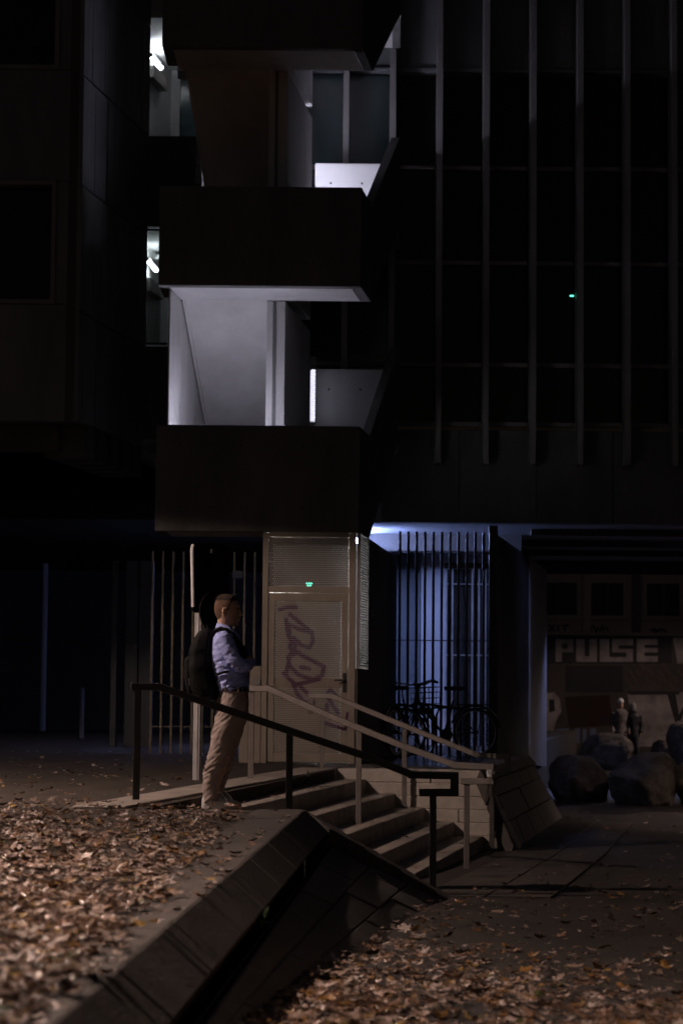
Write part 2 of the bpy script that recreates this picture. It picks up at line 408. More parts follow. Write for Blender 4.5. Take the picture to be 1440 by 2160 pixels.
mb.box(a.x - .014, a.x + .014, a.y - .053, a.y - .05, a.z + .021, a.z + .027); mb.box(a.x - .014, a.x + .014, a.y - .053, a.y - .05, a.z - .028, a.z - .024)
build(mb, 'emblem', BLACK, sk)

# ================================================================== STAIR TOWER
XL, XR, YF = -2.30, 0.21, 28.0
ZB = [3.71, 6.77, 9.80, 12.83]; ZTP = [5.03, 8.03, 11.06, 14.1]
tw = empty('stair_tower', (-1, 30, ZT), 'concrete stair tower with stacked balcony parapets above a perforated metal door', 'tower')
xr = lambda Y: 0.215 + (Y - 28) * 0.137 if Y < 29.06 else (0.36 + (Y - 29.06) * 0.170 if Y < 31.5 else 0.775 + (Y - 31.5) * 0.0246)
xc = lambda Y: -0.745 + (Y - 29.06) * 0.117           # right face of the core wall
CONC_P = mat('parapet_concrete', (0.125, 0.12, 0.12), 0.85, 0.4, 1.6, 0.35, 25, streak=1)
for k in range(4):
    zb, zt = ZB[k], ZTP[k]
    # front parapet, with tie holes
    pf = bx('parapet', CONC_P, tw, XL, XR, YF, YF + 0.15, zb, zt, 0.01)
    mb = MB()
    for i in range(6):
        for zz in ((zb + .3), (zt - .25)):
            x = XL + 0.3 + i * 0.38
            mb.tube([(x, YF - .003, zz), (x, YF + .03, zz)], 0.013, 8)
    build(mb, 'tie_hole', BLACK, pf)
    bx('parapet', CONC_P, tw, XL, XL + 0.13, YF + .15, 28.9, zb, zt, 0.01)
    # landing slab with drip groove
    mb = MB(); mb.prism([(XL + .13, YF + .15), (XR - .0, YF + .15), (xr(29.06) - .02, 29.06), (XL + .13, 29.06)], zb + .004, zb + 0.16)
    build(mb, 'landing', CONC_W, tw)
    mb = MB(); mb.bar((XR - .09, YF + .2, zb), (xr(29.06) - .13, 29.04, zb), .015, .008); build(mb, 'drip_groove', BLACK, tw)
    # right-hand flight parapet: level along the landing, then climbing back
    th = Vector((-0.12, 0.02, 0))
    a, b, c, d = (XR + .006, YF, 0), (xr(29.06), 29.06, 0), (xr(31.5), 31.5, 0), (xr(33.2), 33.2, 0)
    for (p, q, up0, up1) in ((a, b, 0, 0), (b, c, 0, 1.5), (c, d, 1.5, 1.5)):
        poly = [Vector((p[0], p[1], zb + up0)), Vector((q[0], q[1], zb + up1)), Vector((q[0], q[1], zt + up1)), Vector((p[0], p[1], zt + up0))]
        mb = MB(); mb.extrude(poly, th); build(mb, 'flight_parapet', CONC_P, tw, 0.006)
    # climbing flight on the right
    mb = MB(); f0 = zb + .16
    mb.hexa([(xc(29.06), 29.06, zb + .004), (xr(29.06) - .12, 29.06, zb + .004), (xr(31.5) - .12, 31.5, zb + 1.5), (xc(31.5), 31.5, zb + 1.5)],
            [(xc(29.06), 29.06, f0), (xr(29.06) - .12, 29.06, f0), (xr(31.5) - .12, 31.5, f0 + 1.5), (xc(31.5), 31.5, f0 + 1.5)])
    build(mb, 'flight', CONC_W, tw)
    # returning flight on the left (its underside shows), down from this landing to the half landing below
    if k:
        zz = zb
        mb = MB(); mb.hexa([(-2.03, 29.06, zz + .004), (-0.98, 29.06, zz + .004), (-0.98, 31.5, zz - 1.5), (-1.83, 31.5, zz - 1.5)],
                           [(-2.03, 29.06, zz + .18), (-0.98, 29.06, zz + .18), (-0.98, 31.5, zz - 1.32), (-1.83, 31.5, zz - 1.32)])
        build(mb, 'flight', CONC_W, tw)
        mb = MB(); mb.hexa([(-2.075, 29.05, zz + .0), (-2.035, 29.05, zz + .0), (-1.835, 31.5, zz - 1.5), (-1.875, 31.5, zz - 1.5)],
                           [(-2.075, 29.05, zz + .3), (-2.035, 29.05, zz + .3), (-1.835, 31.5, zz - 1.2), (-1.875, 31.5, zz - 1.2)])
        build(mb, 'stringer', CONC_W, tw, 0.004)
    # left wall in three panels
    if k < 3:
        for y0, y1 in () if k else ((28.2, 29.1), (29.115, 30.3), (30.315, 31.5)):
            mb = MB(); s = 0.08
            mb.hexa([(-2.20 + (y0 - 28) * s, y0, zt - .5), (-2.175 + (y0 - 28) * s, y0, zt - .5), (-2.175 + (y1 - 28) * s, y1, zt - .5), (-2.20 + (y1 - 28) * s, y1, zt - .5)],
                    [(-2.20 + (y0 - 28) * s, y0, ZB[k + 1] - .002), (-2.175 + (y0 - 28) * s, y0, ZB[k + 1] - .002), (-2.175 + (y1 - 28) * s, y1, ZB[k + 1] - .002), (-2.20 + (y1 - 28) * s, y1, ZB[k + 1] - .002)])
            build(mb, 'wall_panel', CONC_W, tw, 0.006)
        # column front of the core wall
        z0, z1 = zb + .16, ZB[k + 1]
        mb = MB(); mb.prism([(-0.985, 29.06), (-0.745, 29.06), (xc(31.5), 31.5), (-0.985, 31.5)], z0, z1 - .002)
        core = build(mb, 'core_wall', CONC_W, tw, 0.006)
        mb = MB(); mb.box(-0.905, -0.865, 29.045, 29.058, z0, z1 - .01); build(mb, 'conduit', mat('conduit_paint', (.16, .155, .15), .6, .2, 4, .1, 40), core)
        # half landing with its back parapet
        zh = zb + 1.5
        mb = MB(); mb.prism([(-2.0, 31.5), (xr(31.5) - .12, 31.5), (xr(33.2) - .12, 33.2), (-2.0, 33.2)], zh + .0, zh + .16); build(mb, 'half_landing', CONC_W, tw)
        hp = bx('parapet', WHITEP, tw, -0.43, xr(33.1) - .12, 33.06, 33.2, zh + .16, zh + 1.25, 0.01)
        mb = MB()
        for x in (-.2, .26):
            for z_ in (zh + .3, zh + .95): mb.tube([(x, 33.057, z_), (x, 33.08, z_)], .016, 8)
        build(mb, 'tie_hole', BLACK, hp)
        bx('wall_panel', CONC_D, tw, -2.09, -2.003, 31.5, 33.2, zh, zh + 3.0)  # side panel added to keep the half-landing lamp's light off the walkway
        bx('wall_panel', CONC_W, tw, -2.0, -0.62, 33.06, 33.2, zh + .16, zh + 3.0, 0.006)
        # perforated screen beside the core
        if k == 0:
            mb = MB(); perforated(mb, (-0.51, 32.5, zh + .2), (1, 0, 0), (0, 0, 1), 0.14, 1.15, 0.035, 0.0125, base=(.5, .5, .5)); build(mb, 'screen', DOORC, tw)

# ---- ground floor of the tower
door_z0, door_z1, tr_z1 = ZT + 0.02, 2.96, 3.70
LD = U(553, 1300, YF).x; RD = U(750, 1300, YF).x
bx('jamb', DOORP, tw, LD, LD + .07, YF + .0, YF + .14, ZT, tr_z1, 0.006)
bx('jamb', DOORP, tw, RD - .09, RD, YF + .0, YF + .14, ZT, tr_z1, 0.006)
bx('transom_bar', DOORP, tw, LD + .07, RD - .09, YF + .005, YF + .12, door_z1 + .005, door_z1 + .08, 0.004)
bx('transom_bar', DOORP, tw, LD + .07, RD - .09, YF + .005, YF + .12, tr_z1 - .05, tr_z1 + .012)
mb = MB(); perforated(mb, (LD + .07, YF + .03, door_z1 + .08), (1, 0, 0), (0, 0, 1), RD - .09 - LD - .07, tr_z1 - .05 - door_z1 - .08, 0.0295, 0.0085, base=(.20, .175, .15))
build(mb, 'transom_screen', DOORC, tw)
door = empty('door', (0, 0, 0)); door.parent = tw; ORG[door.name] = ORG[tw.name]
def gp(x, y): return U(300 + x / 2.571, 880 + y / 2.571, YF)
strokes = [[(835, 1030), (790, 1028), (745, 1042)], [(800, 1068), (850, 1110), (915, 1165), (850, 1150), (785, 1120), (800, 1170)],
           [(920, 1165), (925, 1215), (905, 1250), (860, 1235), (820, 1195), (800, 1240)],
           [(800, 1250), (880, 1300), (985, 1352), (975, 1400), (930, 1425), (850, 1400), (800, 1350), (790, 1300), (850, 1275)],
           [(860, 1355), (905, 1365)], [(765, 1388), (830, 1450), (880, 1440), (960, 1420)], [(815, 1440), (840, 1500), (875, 1545), (930, 1550), (900, 1500), (860, 1465)],
           [(930, 1510), (1000, 1505), (1020, 1478), (1045, 1505)], [(1000, 1510), (1030, 1560), (1075, 1622)], [(1000, 1560), (1000, 1620)],
           [(985, 1655), (1030, 1672), (1105, 1688), (1102, 1650), (1112, 1600)], [(780, 1095), (790, 1180), (830, 1240), (800, 1290), (780, 1390)]]
segs = [(gp(*a), gp(*b)) for s_ in strokes for a, b in zip(s_, s_[1:])]
def spray(q):
    best = 9
    for a, b in segs:
        ax, az, bx_, bz = a.x, a.z, b.x, b.z; dx, dz = bx_ - ax, bz - az
        t = max(0, min(1, ((q.x - ax) * dx + (q.z - az) * dz) / (dx * dx + dz * dz + 1e-9)))
        best = min(best, math.hypot(q.x - ax - dx * t, q.z - az - dz * t))
    m = max(0, min(1, (0.030 - best) / 0.010))
    c0, c1 = (.28, .235, .19), (.075, .009, .055)
    return tuple(u * (1 - m) + v * m for u, v in zip(c0, c1))
dl, dr = LD + .073, RD - .093
mb = MB(); perforated(mb, (dl + .08, YF + .05, door_z0 + .1), (1, 0, 0), (0, 0, 1), dr - dl - .16, door_z1 - door_z0 - .2, 0.0265, 0.0072, colfn=spray)
build(mb, 'perforated_panel', DOORC, door)
for nm, (x0, x1, z0, z1) in (('stile', (dl, dl + .08, door_z0, door_z1)), ('stile', (dr - .08, dr, door_z0, door_z1)),
                             ('rail', (dl + .08, dr - .08, door_z0, door_z0 + .1)), ('rail', (dl + .08, dr - .08, door_z1 - .1, door_z1))):
    bx(nm, DOORP, door, x0, x1, YF + .03, YF + .075, z0, z1, 0.003)
bx('lock_rail', DOORP, door, dl + .08, dr - .08, YF + .058, YF + .08, 1.80, 1.92, 0.003)
mb = MB(); hx = dr - .04; hz = U(727, 1440, YF).z
mb.box(hx - .02, hx + .02, YF + .015, YF + .03, hz - .12, hz + .12); mb.tube([(hx, YF + .02, hz + .03), (hx, YF - .04, hz + .03), (hx - .12, YF - .045, hz + .03)], .011, 8)
build(mb, 'handle', STEEL_D, door)
# graffiti spreads over the stile and jamb too
mb = MB()
for a, b in ((gp(1060, 1682), gp(1104, 1690)), (gp(1102, 1690), gp(1112, 1600))):
    d = Vector((0, YF - .004 - a.y, 0)); mb.bar(a + d, b + d, .004, .03, up=(1, 0, .3))
build(mb, 'spray_mark', PURPLE, door)
# low plinth left of the door and a meter box
pxl = U(505, 1500, YF).x
mb = MB(); zpl = U(530, 1405, YF).z
bx('plinth', DOORP, tw, pxl + .12, LD - .003, YF + .0, YF + .35, ZT, zpl, 0.008)
bx('plinth', DOORP, tw, pxl, pxl + .115, YF - .01, YF + .3, ZT, zpl - .35, 0.008)
mb = MB(); c = U(541, 1437, YF - .02)
mb.tube([(c.x, YF - .03, c.z), (c.x, YF + .01, c.z)], .055, 14); build(mb, 'meter_cap', FRAME, tw, 0.004)
# right-hand oblique wall: louvre, then concrete
mb = MB(); mb.prism([(xr(29.06), 29.06), (xr(33.2), 33.2), (xr(33.2) - .14, 33.2), (xr(29.06) - .14, 29.06)], ZT, ZB[0]); build(mb, 'base_wall', CONC_D, tw, 0.004)
zl0, zl1 = U(765, 1408, 28.5).z, U(765, 1128, 28.5).z
mb = MB(); mb.prism([(XR + .004, YF), (xr(29.06), 29.06), (xr(29.06) - .14, 29.06), (XR - .13, YF + .14)], ZT, zl0 - .02); build(mb, 'base_wall', CONC_D, tw)
lv = bx('louvre_frame', FRAME, tw, XR - .012, XR + .03, YF + .002, YF + .16, zl0 - .02, ZB[0] - .005)
nl = 52
for i in range(nl):
    z = zl0 + (zl1 - zl0) * (i + .5) / nl
    a = Vector((XR + .045, YF + .17, z)); b = Vector((xr(29.06) - .005, 29.03, z))
    mb = MB(); mb.hexa([a, b, b + Vector((-.05, .01, .012)), a + Vector((-.05, .01, .012))], [p + Vector((0, 0, .009)) for p in (a, b, b + Vector((-.05, .01, .012)), a + Vector((-.05, .01, .012)))])
    build(mb, 'louvre_slat', mat('louvre_paint', (.045, .043, .043), .6, .2, 5, .1, 40), tw)
# interior behind the door
bx('inner_wall', CONC_D, tw, LD + .001, LD + .013, YF + .141, 31.0, ZT, ZB[0] + .003)
mb = MB(); mb.prism([(LD + .051, 30.4), (xr(30.4) - .15, 30.4), (xr(30.5) - .15, 30.5), (LD + .051, 30.5)], ZT, ZB[0] - .004); build(mb, 'inner_wall', WHITEP, tw)

def tube_lamp(label, a, b, strength, color, r=0.028, group=None, vis=True):
    """a wall tube luminaire: body, two caps, glowing tube"""
    a = Vector(a); b = Vector(b); t = (b - a).normalized()
    L = empty('tube_lamp', tuple((a + b) / 2), label, 'lamp', group)
    m = mat('tube_%g_%g_%g_%g' % (strength, *color), (.9, .9, .9), .4, 0, 1, 0, 1, emit=color, estr=strength)
    mb = MB(); mb.tube([a, a + t * .01, b - t * .01, b], [r * .7, r, r, r * .7], 12); build(mb, 'tube', m, L, smooth=True)
    for p, d in ((a, -t), (b, t)):
        mb = MB(); mb.tube([p, p + d * .035], r * 1.15, 12); build(mb, 'cap', BLACK, L)
    mb = MB(); s = Vector((-.0, .045, 0)) if abs(t.x) > .7 else (Vector((0, .045, 0)) if abs(t.z) > .7 else Vector((-.045, 0, 0)))
    mb.bar(a + s * 1.0 - t * .02, b + s * 1.0 + t * .02, .05, .03); build(mb, 'housing', GALV, L)
    return L

VIO = (0.80, 0.80, 1.0)
# ================================================================== LEFT CONCRETE BUILDING
lb = empty('concrete_building', (-5, 32, ZT), 'dark overhanging concrete building with board-marked side wall and square windows', 'building')
CN = U(170, 500, 29.9); CN.z = 0
def sw(dist, off=0.0): return Vector((CN.x, CN.y, 0)) + DU * dist + DV * off
LZ = [5.28, 6.76, 8.45, 9.94, 11.6, 13.6]
Lw = (33.25 - CN.y) / DU.y
nb = 17; bw = Lw / nb
bme = {}
for j, (z0, z1) in enumerate(zip(LZ, LZ[1:])):
    for i in range(nb):
        a, b = i * bw + .003, (i + 1) * bw - .003; dep = .004 + .012 * rnd.random()
        mb = MB(); p = [sw(a, -.05), sw(b, -.05), sw(b, dep), sw(a, dep)]
        mb.prism([tuple(q)[:2] for q in p], z0 + .012, z1 - .012); build(mb, 'board', CONC, lb)
mb = MB(); mb.prism([tuple(sw(0, -.05))[:2], tuple(sw(Lw, -.05))[:2], tuple(sw(Lw, -.3))[:2], tuple(sw(0, -.3))[:2]], LZ[0], LZ[-1]); build(mb, 'wall_core', CONC_D, lb)
# front: panels around two square windows
def lx(px): return U(px, 500, 29.9).x
xl0 = -12.0
wins = [(U(60, 640, 29.9).z, U(60, 380, 29.9).z), (U(60, 145, 29.9).z, U(60, -110, 29.9).z)]
wx1 = lx(118); wx0 = wx1 - 2.2
zs = [LZ[0], wins[0][0], wins[0][1], wins[1][0], wins[1][1], LZ[-1]]
for j, (z0, z1) in enumerate(zip(zs, zs[1:])):
    if j in (1, 3):
        bx('front_panel', CONC, lb, wx1, CN.x - .012, 29.93, 30.2, z0 + .006, z1 - .006, 0.006)
        bx('front_panel', CONC, lb, xl0, wx0, 29.93, 30.2, z0 + .006, z1 - .006, 0.006)
        wf = empty('window', (0, 0, 0)); wf.parent = lb; ORG[wf.name] = ORG[lb.name]
        bx('pane', GLASS, wf, wx0 + .06, wx1 - .06, 30.1, 30.12, z0 + .06, z1 - .06)
        for (a0, a1, b0, b1) in ((wx0, wx0 + .06, z0, z1), (wx1 - .06, wx1, z0, z1), (wx0 + .06, wx1 - .06, z0, z0 + .06), (wx0 + .06, wx1 - .06, z1 - .06, z1)):
            bx('frame', FRAME, wf, a0, a1, 29.9, 30.1, b0, b1, 0.004)
    else:
        for (a0, a1) in ((xl0, wx0 - .3), (wx0 - .29, wx1 - 1.0), (wx1 - .99, CN.x - .012)):
            bx('front_panel', CONC, lb, a0, a1, 29.93, 30.2, z0 + .006, z1 - .006, 0.006)
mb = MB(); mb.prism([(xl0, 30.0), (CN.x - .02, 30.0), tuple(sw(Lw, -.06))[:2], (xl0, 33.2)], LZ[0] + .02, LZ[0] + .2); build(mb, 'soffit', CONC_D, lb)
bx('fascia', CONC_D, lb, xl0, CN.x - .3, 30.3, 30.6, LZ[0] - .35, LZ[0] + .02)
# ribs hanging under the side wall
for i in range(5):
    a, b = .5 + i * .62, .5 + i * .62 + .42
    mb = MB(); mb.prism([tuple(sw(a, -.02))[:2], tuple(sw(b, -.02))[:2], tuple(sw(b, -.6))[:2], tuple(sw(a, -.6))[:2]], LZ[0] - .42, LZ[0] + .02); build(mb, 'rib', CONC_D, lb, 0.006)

# open walkway linking the building to the tower
REC = -.42
wk = empty('walkway', (-2.6, 33.6, 6), 'lit open walkway between the concrete building and the stair tower', 'walkway')
for k, (yt, yb) in enumerate(((287, 478), (731, 925))):
    z1 = U(360, yt, 33.3).z; z0 = U(360, yb, 33.3).z
    x0 = sw((33.3 - CN.y) / DU.y).x - .1
    bx('parapet', CONC_P, wk, x0, XL + .5, 33.3, 33.42, z0, z1, 0.008)
    mb = MB(); mb.prism([(x0, 33.42), (XL + .6, 33.42), (XL + .6, 36.2), (x0 - .4, 36.2)], z0, z0 + .16); build(mb, 'floor_slab', CONC_W, wk)
zt_ = U(330, 50, 33.6).z
bx('ceiling_slab', CONC_W, wk, x0 - .3, XL + .6, 33.3, 36.2, zt_, zt_ + .5)
mb = MB(); mb.prism([tuple(sw(Lw - .2, REC))[:2], tuple(sw(7.0, REC))[:2], tuple(sw(7.0, REC - .2))[:2], tuple(sw(Lw - .2, REC - .2))[:2]], 5.3, 13.0); build(mb, 'side_wall', WHITEP, wk)
bx('back_wall', WHITEP, wk, -3.6, U(374, 230, 36.2).x, 36.2, 36.35, U(360, 731, 33.3).z, zt_ + 2)
bx('door_frame', WHITEP, wk, U(374, 230, 36.2).x, U(380, 230, 36.2).x, 36.15, 36.35, 8.5, 11.6, 0.004)
bx('window_pane', GLASS_T, wk, U(380, 230, 36.2).x, XL + .6, 36.22, 36.25, 8.5, 11.6)
# recessed doorway hood on the side wall
for zc in (U(322, 160, 35.3).z, U(318, 600, 35.3).z):
    mb = MB(); p = [sw(4.7, REC), sw(5.55, REC), sw(5.55, REC + .14), sw(4.7, REC + .14)]; mb.prism([tuple(q)[:2] for q in p], zc - .22, zc - .02); build(mb, 'door_hood', FRAME, wk, 0.005)
    mb = MB(); mb.tube([sw(5.2, REC + .06) + Vector((0, 0, zc + .35)), sw(5.2, REC + .06) + Vector((0, 0, zc + .8))], .012, 6); build(mb, 'conduit', GALV, wk)
    mb = MB(); c = sw(5.3, REC + .1) + Vector((0, 0, zc + .42)); mb.tube([c + Vector((0, 0, -.05)), c + Vector((0, 0, -.03)), c + Vector((0, 0, .03)), c + Vector((0, 0, .05))], [.02, .05, .05, .02], 10); build(mb, 'detector', WHITEP, wk, smooth=True)
# mesh screen in the lower opening
zm0, zm1 = U(318, 722, 33.3).z, U(318, 486, 33.3).z; xm0, xm1 = U(303, 600, 33.3).x, U(340, 600, 33.3).x
ms = empty('mesh_screen', (xm0, 33.3, zm0), 'black framed perforated mesh screen in the walkway opening', 'screen')
mb = MB(); perforated(mb, (xm0 + .04, 33.34, zm0), (1, 0, 0), (0, 0, 1), xm1 - xm0 - .04, zm1 - zm0, .028, .0105, base=(.05, .05, .055)); build(mb, 'mesh', DOORC, ms)
for q in ((xm0 - .02, xm0 + .045, zm0 - .03, zm1 + .03), (xm0 + .045, xm1 + .1, zm1, zm1 + .03), (xm0 + .045, xm1 + .1, zm0 - .03, zm0)):
    bx('frame', BLACK, ms, q[0], q[1], 33.31, 33.36, q[2], q[3], 0.003)

def WP(px, py, off):                      # point on the side wall's plane, held off it
    d = ray(px, py); o = sw(0, off); n_ = DV; t = (o - CAM).dot(n_) / d.dot(n_); return CAM + d * t
tube_lamp('lit fluorescent tube on the wall of the upper walkway', WP(319, 117, REC + .11), WP(340, 143, REC + .11), 26, (0.84, 0.93, 1.0), .032)
tube_lamp('lit fluorescent tube behind the mesh screen of the walkway', WP(311, 547, REC + .11), WP(330, 570, REC + .11), 22, (0.80, 0.95, 1.0), .032)

# tower lamps (hidden behind parapets, their light shows)
tube_lamp('tube lamp behind the lowest balcony parapet of the stair tower', (-1.75, YF + .24, ZTP[0] - .28), (-1.05, YF + .24, ZTP[0] - .28), 66, VIO)
tube_lamp('upright tube lamp behind the perforated screen of the stair tower', Vector((-.43, 32.75, U(658, 890, 32.75).z)), Vector((-.43, 32.75, U(658, 780, 32.75).z)), 1.0, VIO, .035)
tube_lamp('tube lamp on the upper half landing of the stair tower', (-.78, 31.9, ZB[1] + 2.2), (-.78, 32.6, ZB[1] + 2.2), 75, VIO)
tube_lamp('upright tube lamp in the lobby behind the perforated door', Vector((LD + .032, 28.24, 2.45)), Vector((LD + .032, 28.24, 3.6)), 230, (0.92, 0.95, 1.0), .015)
c = U(652, 1233, 28.25)
mb = MB(); mb.box(c.x - .035, c.x + .035, 28.24, 28.27, c.z - .022, c.z + .022); g = build(mb, 'exit_light', GREEN, None, label='small green indicator light glowing behind the perforated transom', cat='light')

# ================================================================== OFFICE FACADE WITH FINS
of = empty('office_building', (4, 34.5, 4), 'dark glazed office block with tall vertical fins raised over the passage', 'building')
YG = 34.0
zl = {k: U(1119, k, YG).z for k in (147, 155, 355, 555, 770, 895, 910, 1008)}
SOF = 4.28
fx = [U(923 + 98.2 * i, 600, YG).x for i in range(-4, 7)]
for i, x in enumerate(fx):
    if x < -0.7: continue
    bx('fin', FINM, of, x - .045, x + .045, YG - .42, YG - .02, U(1119, 985, YG).z, 15.0, 0.004)
rows = [(zl[895], zl[770]), (zl[770], zl[555]), (zl[555], zl[355]), (zl[355], zl[155])]
for i in range(-6, len(fx)):
    x0 = fx[0] + (fx[1] - fx[0]) * i; x1 = x0 + (fx[1] - fx[0])
    if x1 < -2.0: continue
    for (z0, z1) in rows:
        bx('window_pane', GLASS if x0 > 0.6 else GLASS_T, of, x0 + .03, x1 - .03, YG + .06, YG + .08, z0 + .035, z1 - .035)
    for z in (zl[895], zl[770], zl[555], zl[355]):
        bx('mullion', FRAME, of, x0 + .06, x1 - .06, YG, YG + .1, z - .035, z + .03, 0.004)
    bx('mullion', FRAME, of, x0 - .03, x0 + .03, YG + .02, YG + .12, zl[895], zl[155])
    bx('spandrel_panel', CONC, of, x0 + .01, x1 - .01, YG - .0, YG + .2, zl[147] + .02, 15.0, 0.006)
bx('ledge', CONC, of, -2.0, 7.2, YG - .06, YG + .2, zl[155], zl[147], 0.006)
for i in range(6):
    bx('fascia_panel', CONC_P, of, .6 + i * 1.15 + .004, .6 + (i + 1) * 1.15 - .004, YG - .12, YG + .2, SOF, zl[910], 0.006)
bx('fascia_panel', CONC_D, of, -2.3, .6, YG + .02, YG + .2, SOF, zl[910])
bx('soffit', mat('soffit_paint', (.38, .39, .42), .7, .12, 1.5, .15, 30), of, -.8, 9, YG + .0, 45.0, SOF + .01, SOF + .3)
bx('soffit', mat('shade_dark_soffit', (.03, .03, .03), .9, .2, 2, .2, 30), of, -13, -.805, YG + .0, 49.0, SOF + .01, SOF + .3)  # near-black colour puts the undercroft's shade into this half of the soffit
bx('soffit_beam', CONC_D, of, .4, 2.9, 36.6, 37.0, SOF - .28, SOF + .008)
bx('soffit_beam', CONC_D, of, 2.94, 8.9, 43.6, 43.78, SOF - .24, SOF + .008)
for i in range(3): bx('soffit_beam', CONC_D, of, 3.0 - .06, 8.9, 35.2 + i * 2.6, 35.35 + i * 2.6, SOF - .09, SOF + .008)
mb = MB(); c = U(1205, 624, YG + .05)
mb.box(c.x - .028, c.x + .028, YG + .045, YG + .055, c.z - .01, c.z + .01)
build(mb, 'exit_light', GREEN, None, label='tiny green light glowing in a dark office window', cat='light')

# ================================================================== BICYCLE CAGE
cg = empty('bar_fence', (1.5, 32, ZT), 'tall dark bar fence enclosing the blue-lit bicycle store', 'fence')
zt0 = U(940, 1122, 32).z
bars = [U(842 + 17.7 * i, 1350, 32).x for i in range(11)]
for x in bars:
    mb = MB(); mb.box(x - .018, x + .018, 31.97, 32.03, ZT, zt0); build(mb, 'bar', STEEL_D, cg)
for py in (1163, 1351):
    z = U(930, py, 32).z; bx('cross_rail', STEEL_D, cg, bars[0] - .2, 2.14, 32.035, 32.05, z - .008, z + .008)
A = Vector((2.12, 32.0, 0)); B = Vector((3.78, 42.0, 0))
nbar = 62
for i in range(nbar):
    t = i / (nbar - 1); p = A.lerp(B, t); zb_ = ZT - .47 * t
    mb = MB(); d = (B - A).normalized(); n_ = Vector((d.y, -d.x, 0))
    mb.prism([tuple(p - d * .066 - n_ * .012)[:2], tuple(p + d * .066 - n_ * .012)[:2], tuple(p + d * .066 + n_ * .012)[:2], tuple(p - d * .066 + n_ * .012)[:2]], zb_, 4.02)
    build(mb, 'bar', STEEL_D if t < .62 else BLUEW, cg)  # far bars are pale: blue lamplight put into their colour
for z in (1.25, 2.35, 3.5):
    mb = MB(); mb.bar(A + Vector((-.04, 0, z)), B + Vector((-.04, 0, z)), .02, .03); build(mb, 'cross_rail', STEEL_D, cg)
bx('post', STEEL_D, cg, 2.08, 2.2, 31.94, 32.06, ZT, 4.1, .004)
mb = MB(); mb.prism([(A.x - .1, A.y + .1), (A.x + .02, A.y + .1), (B.x + .02, B.y), (B.x - .1, B.y)], -.1, .42); build(mb, 'plinth', CONC_D, cg)
# rear of the store
sr = empty('store_rear_wall', (1.5, 39, ZT), 'pale rear wall of the bicycle store with a barred gate and glass panel', 'wall')
def xx(px, Y): return U(px, 1400, Y).x
bx('wall_panel', BLUEW, sr, xx(887, 38), xx(940, 38), 38.0, 38.15, ZT, SOF, 0.004)
bx('wall_panel', BLUEW, sr, xx(940, 38) + .003, xx(1110, 38), 39.4, 39.5, ZT, SOF)
bx('glass_panel', mat('frosted_glass', (.16, .18, .2), .35, .1, 1, .0, 5), sr, xx(800, 38.2), xx(885, 38.2), 38.2, 38.24, ZT, SOF)
bx('header', mat('rusty_header', (.05, .028, .018), .8, .4, 4, .2, 30), sr, xx(936, 38), xx(1060, 38), 37.9, 38.0, U(980, 1200, 38).z, U(980, 1188, 38).z)
bx('gate_leaf', mat('dark_gate', (.02, .015, .012), .8, .4, 4, .2, 30), sr, xx(940, 38), xx(1060, 38), 38.1, 38.14, ZT, U(980, 1200, 38).z)
for px in (940, 953, 967, 995, 1009, 1023, 1037):
    x = xx(px, 37.95); bx('gate_bar', GALV, sr, x - .014, x + .014, 37.95, 37.98, ZT, U(980, 1201, 38).z)
for py in (1232, 1382):
    z = U(980, py, 38).z; bx('gate_rail', GALV, sr, xx(938, 38), xx(1050, 38), 37.985, 38.0, z - .01, z + .01)
BLU = (0.34, 0.45, 1.0)
tube_lamp('blue ceiling tube lamp in the bicycle store', (.25, 35.2, SOF - .12), (.25, 36.4, SOF - .12), 130, BLU, .035)
tube_lamp('blue ceiling tube lamp over the far end of the bar fence', (4.5, 43.95, SOF - .1), (5.1, 43.95, SOF - .1), 300, BLU, .03)

# ------------------------------------------------------------------ left fence of thin rusty bars under the tower
lf = empty('bar_fence', (-2, 31.7, ZT), 'thin rusty vertical bars between the tower door and the concrete building', 'fence')
for i in range(11):
    x = U(318 + 21.6 * i, 1500, 31.7).x
    bx('bar', RUST, lf, x - .014, x + .014, 31.68, 31.72, ZT, 3.68)
bx('cross_rail', RUST, lf, U(316, 1533, 31.7).x, U(545, 1533, 31.7).x, 31.725, 31.74, U(400, 1533, 31.7).z - .008, U(400, 1533, 31.7).z + .008)
bx('latch_box', STEEL_D, lf, U(490, 1213, 31.7).x, U(512, 1213, 31.7).x, 31.66, 31.68, U(500, 1220, 31.7).z, U(500, 1204, 31.7).z, .004)
# things in the dark under the left building
def round_post(name, label, cat, base, r, h, m, cap=True):
    o = empty(name, tuple(base), label, cat)
    mb = MB(); mb.tube([base - Vector((0, 0, .02)), base + Vector((0, 0, h))], r, 14); build(mb, 'shaft', m, o, smooth=False)
    mb = MB(); mb.tube([base, base + Vector((0, 0, .03))], r * 1.5, 14); build(mb, 'base_plate', STEEL_D, o)
    if cap:
        mb = MB(); mb.tube([base + Vector((0, 0, h)), base + Vector((0, 0, h + .03))], [r * 1.05, r * .5], 14); build(mb, 'cap', m, o)
    return o
round_post('column', 'slender round column standing in the dark undercroft', 'column', G(90, 1545, ZT), .06, SOF - ZT, BLUEW, False)
round_post('bollard', 'short round bollard standing in the dark undercroft', 'bollard', G(172, 1560, ZT), .045, .88, mat('bollard_paint', (.1, .1, .11), .6, .2, 5, .1, 40))
pn = empty('service_wall', tuple(G(290, 1575, ZT)), 'dim blue panelled wall beside the thin rusty bars', 'wall')
px0 = G(262, 1575, ZT); 
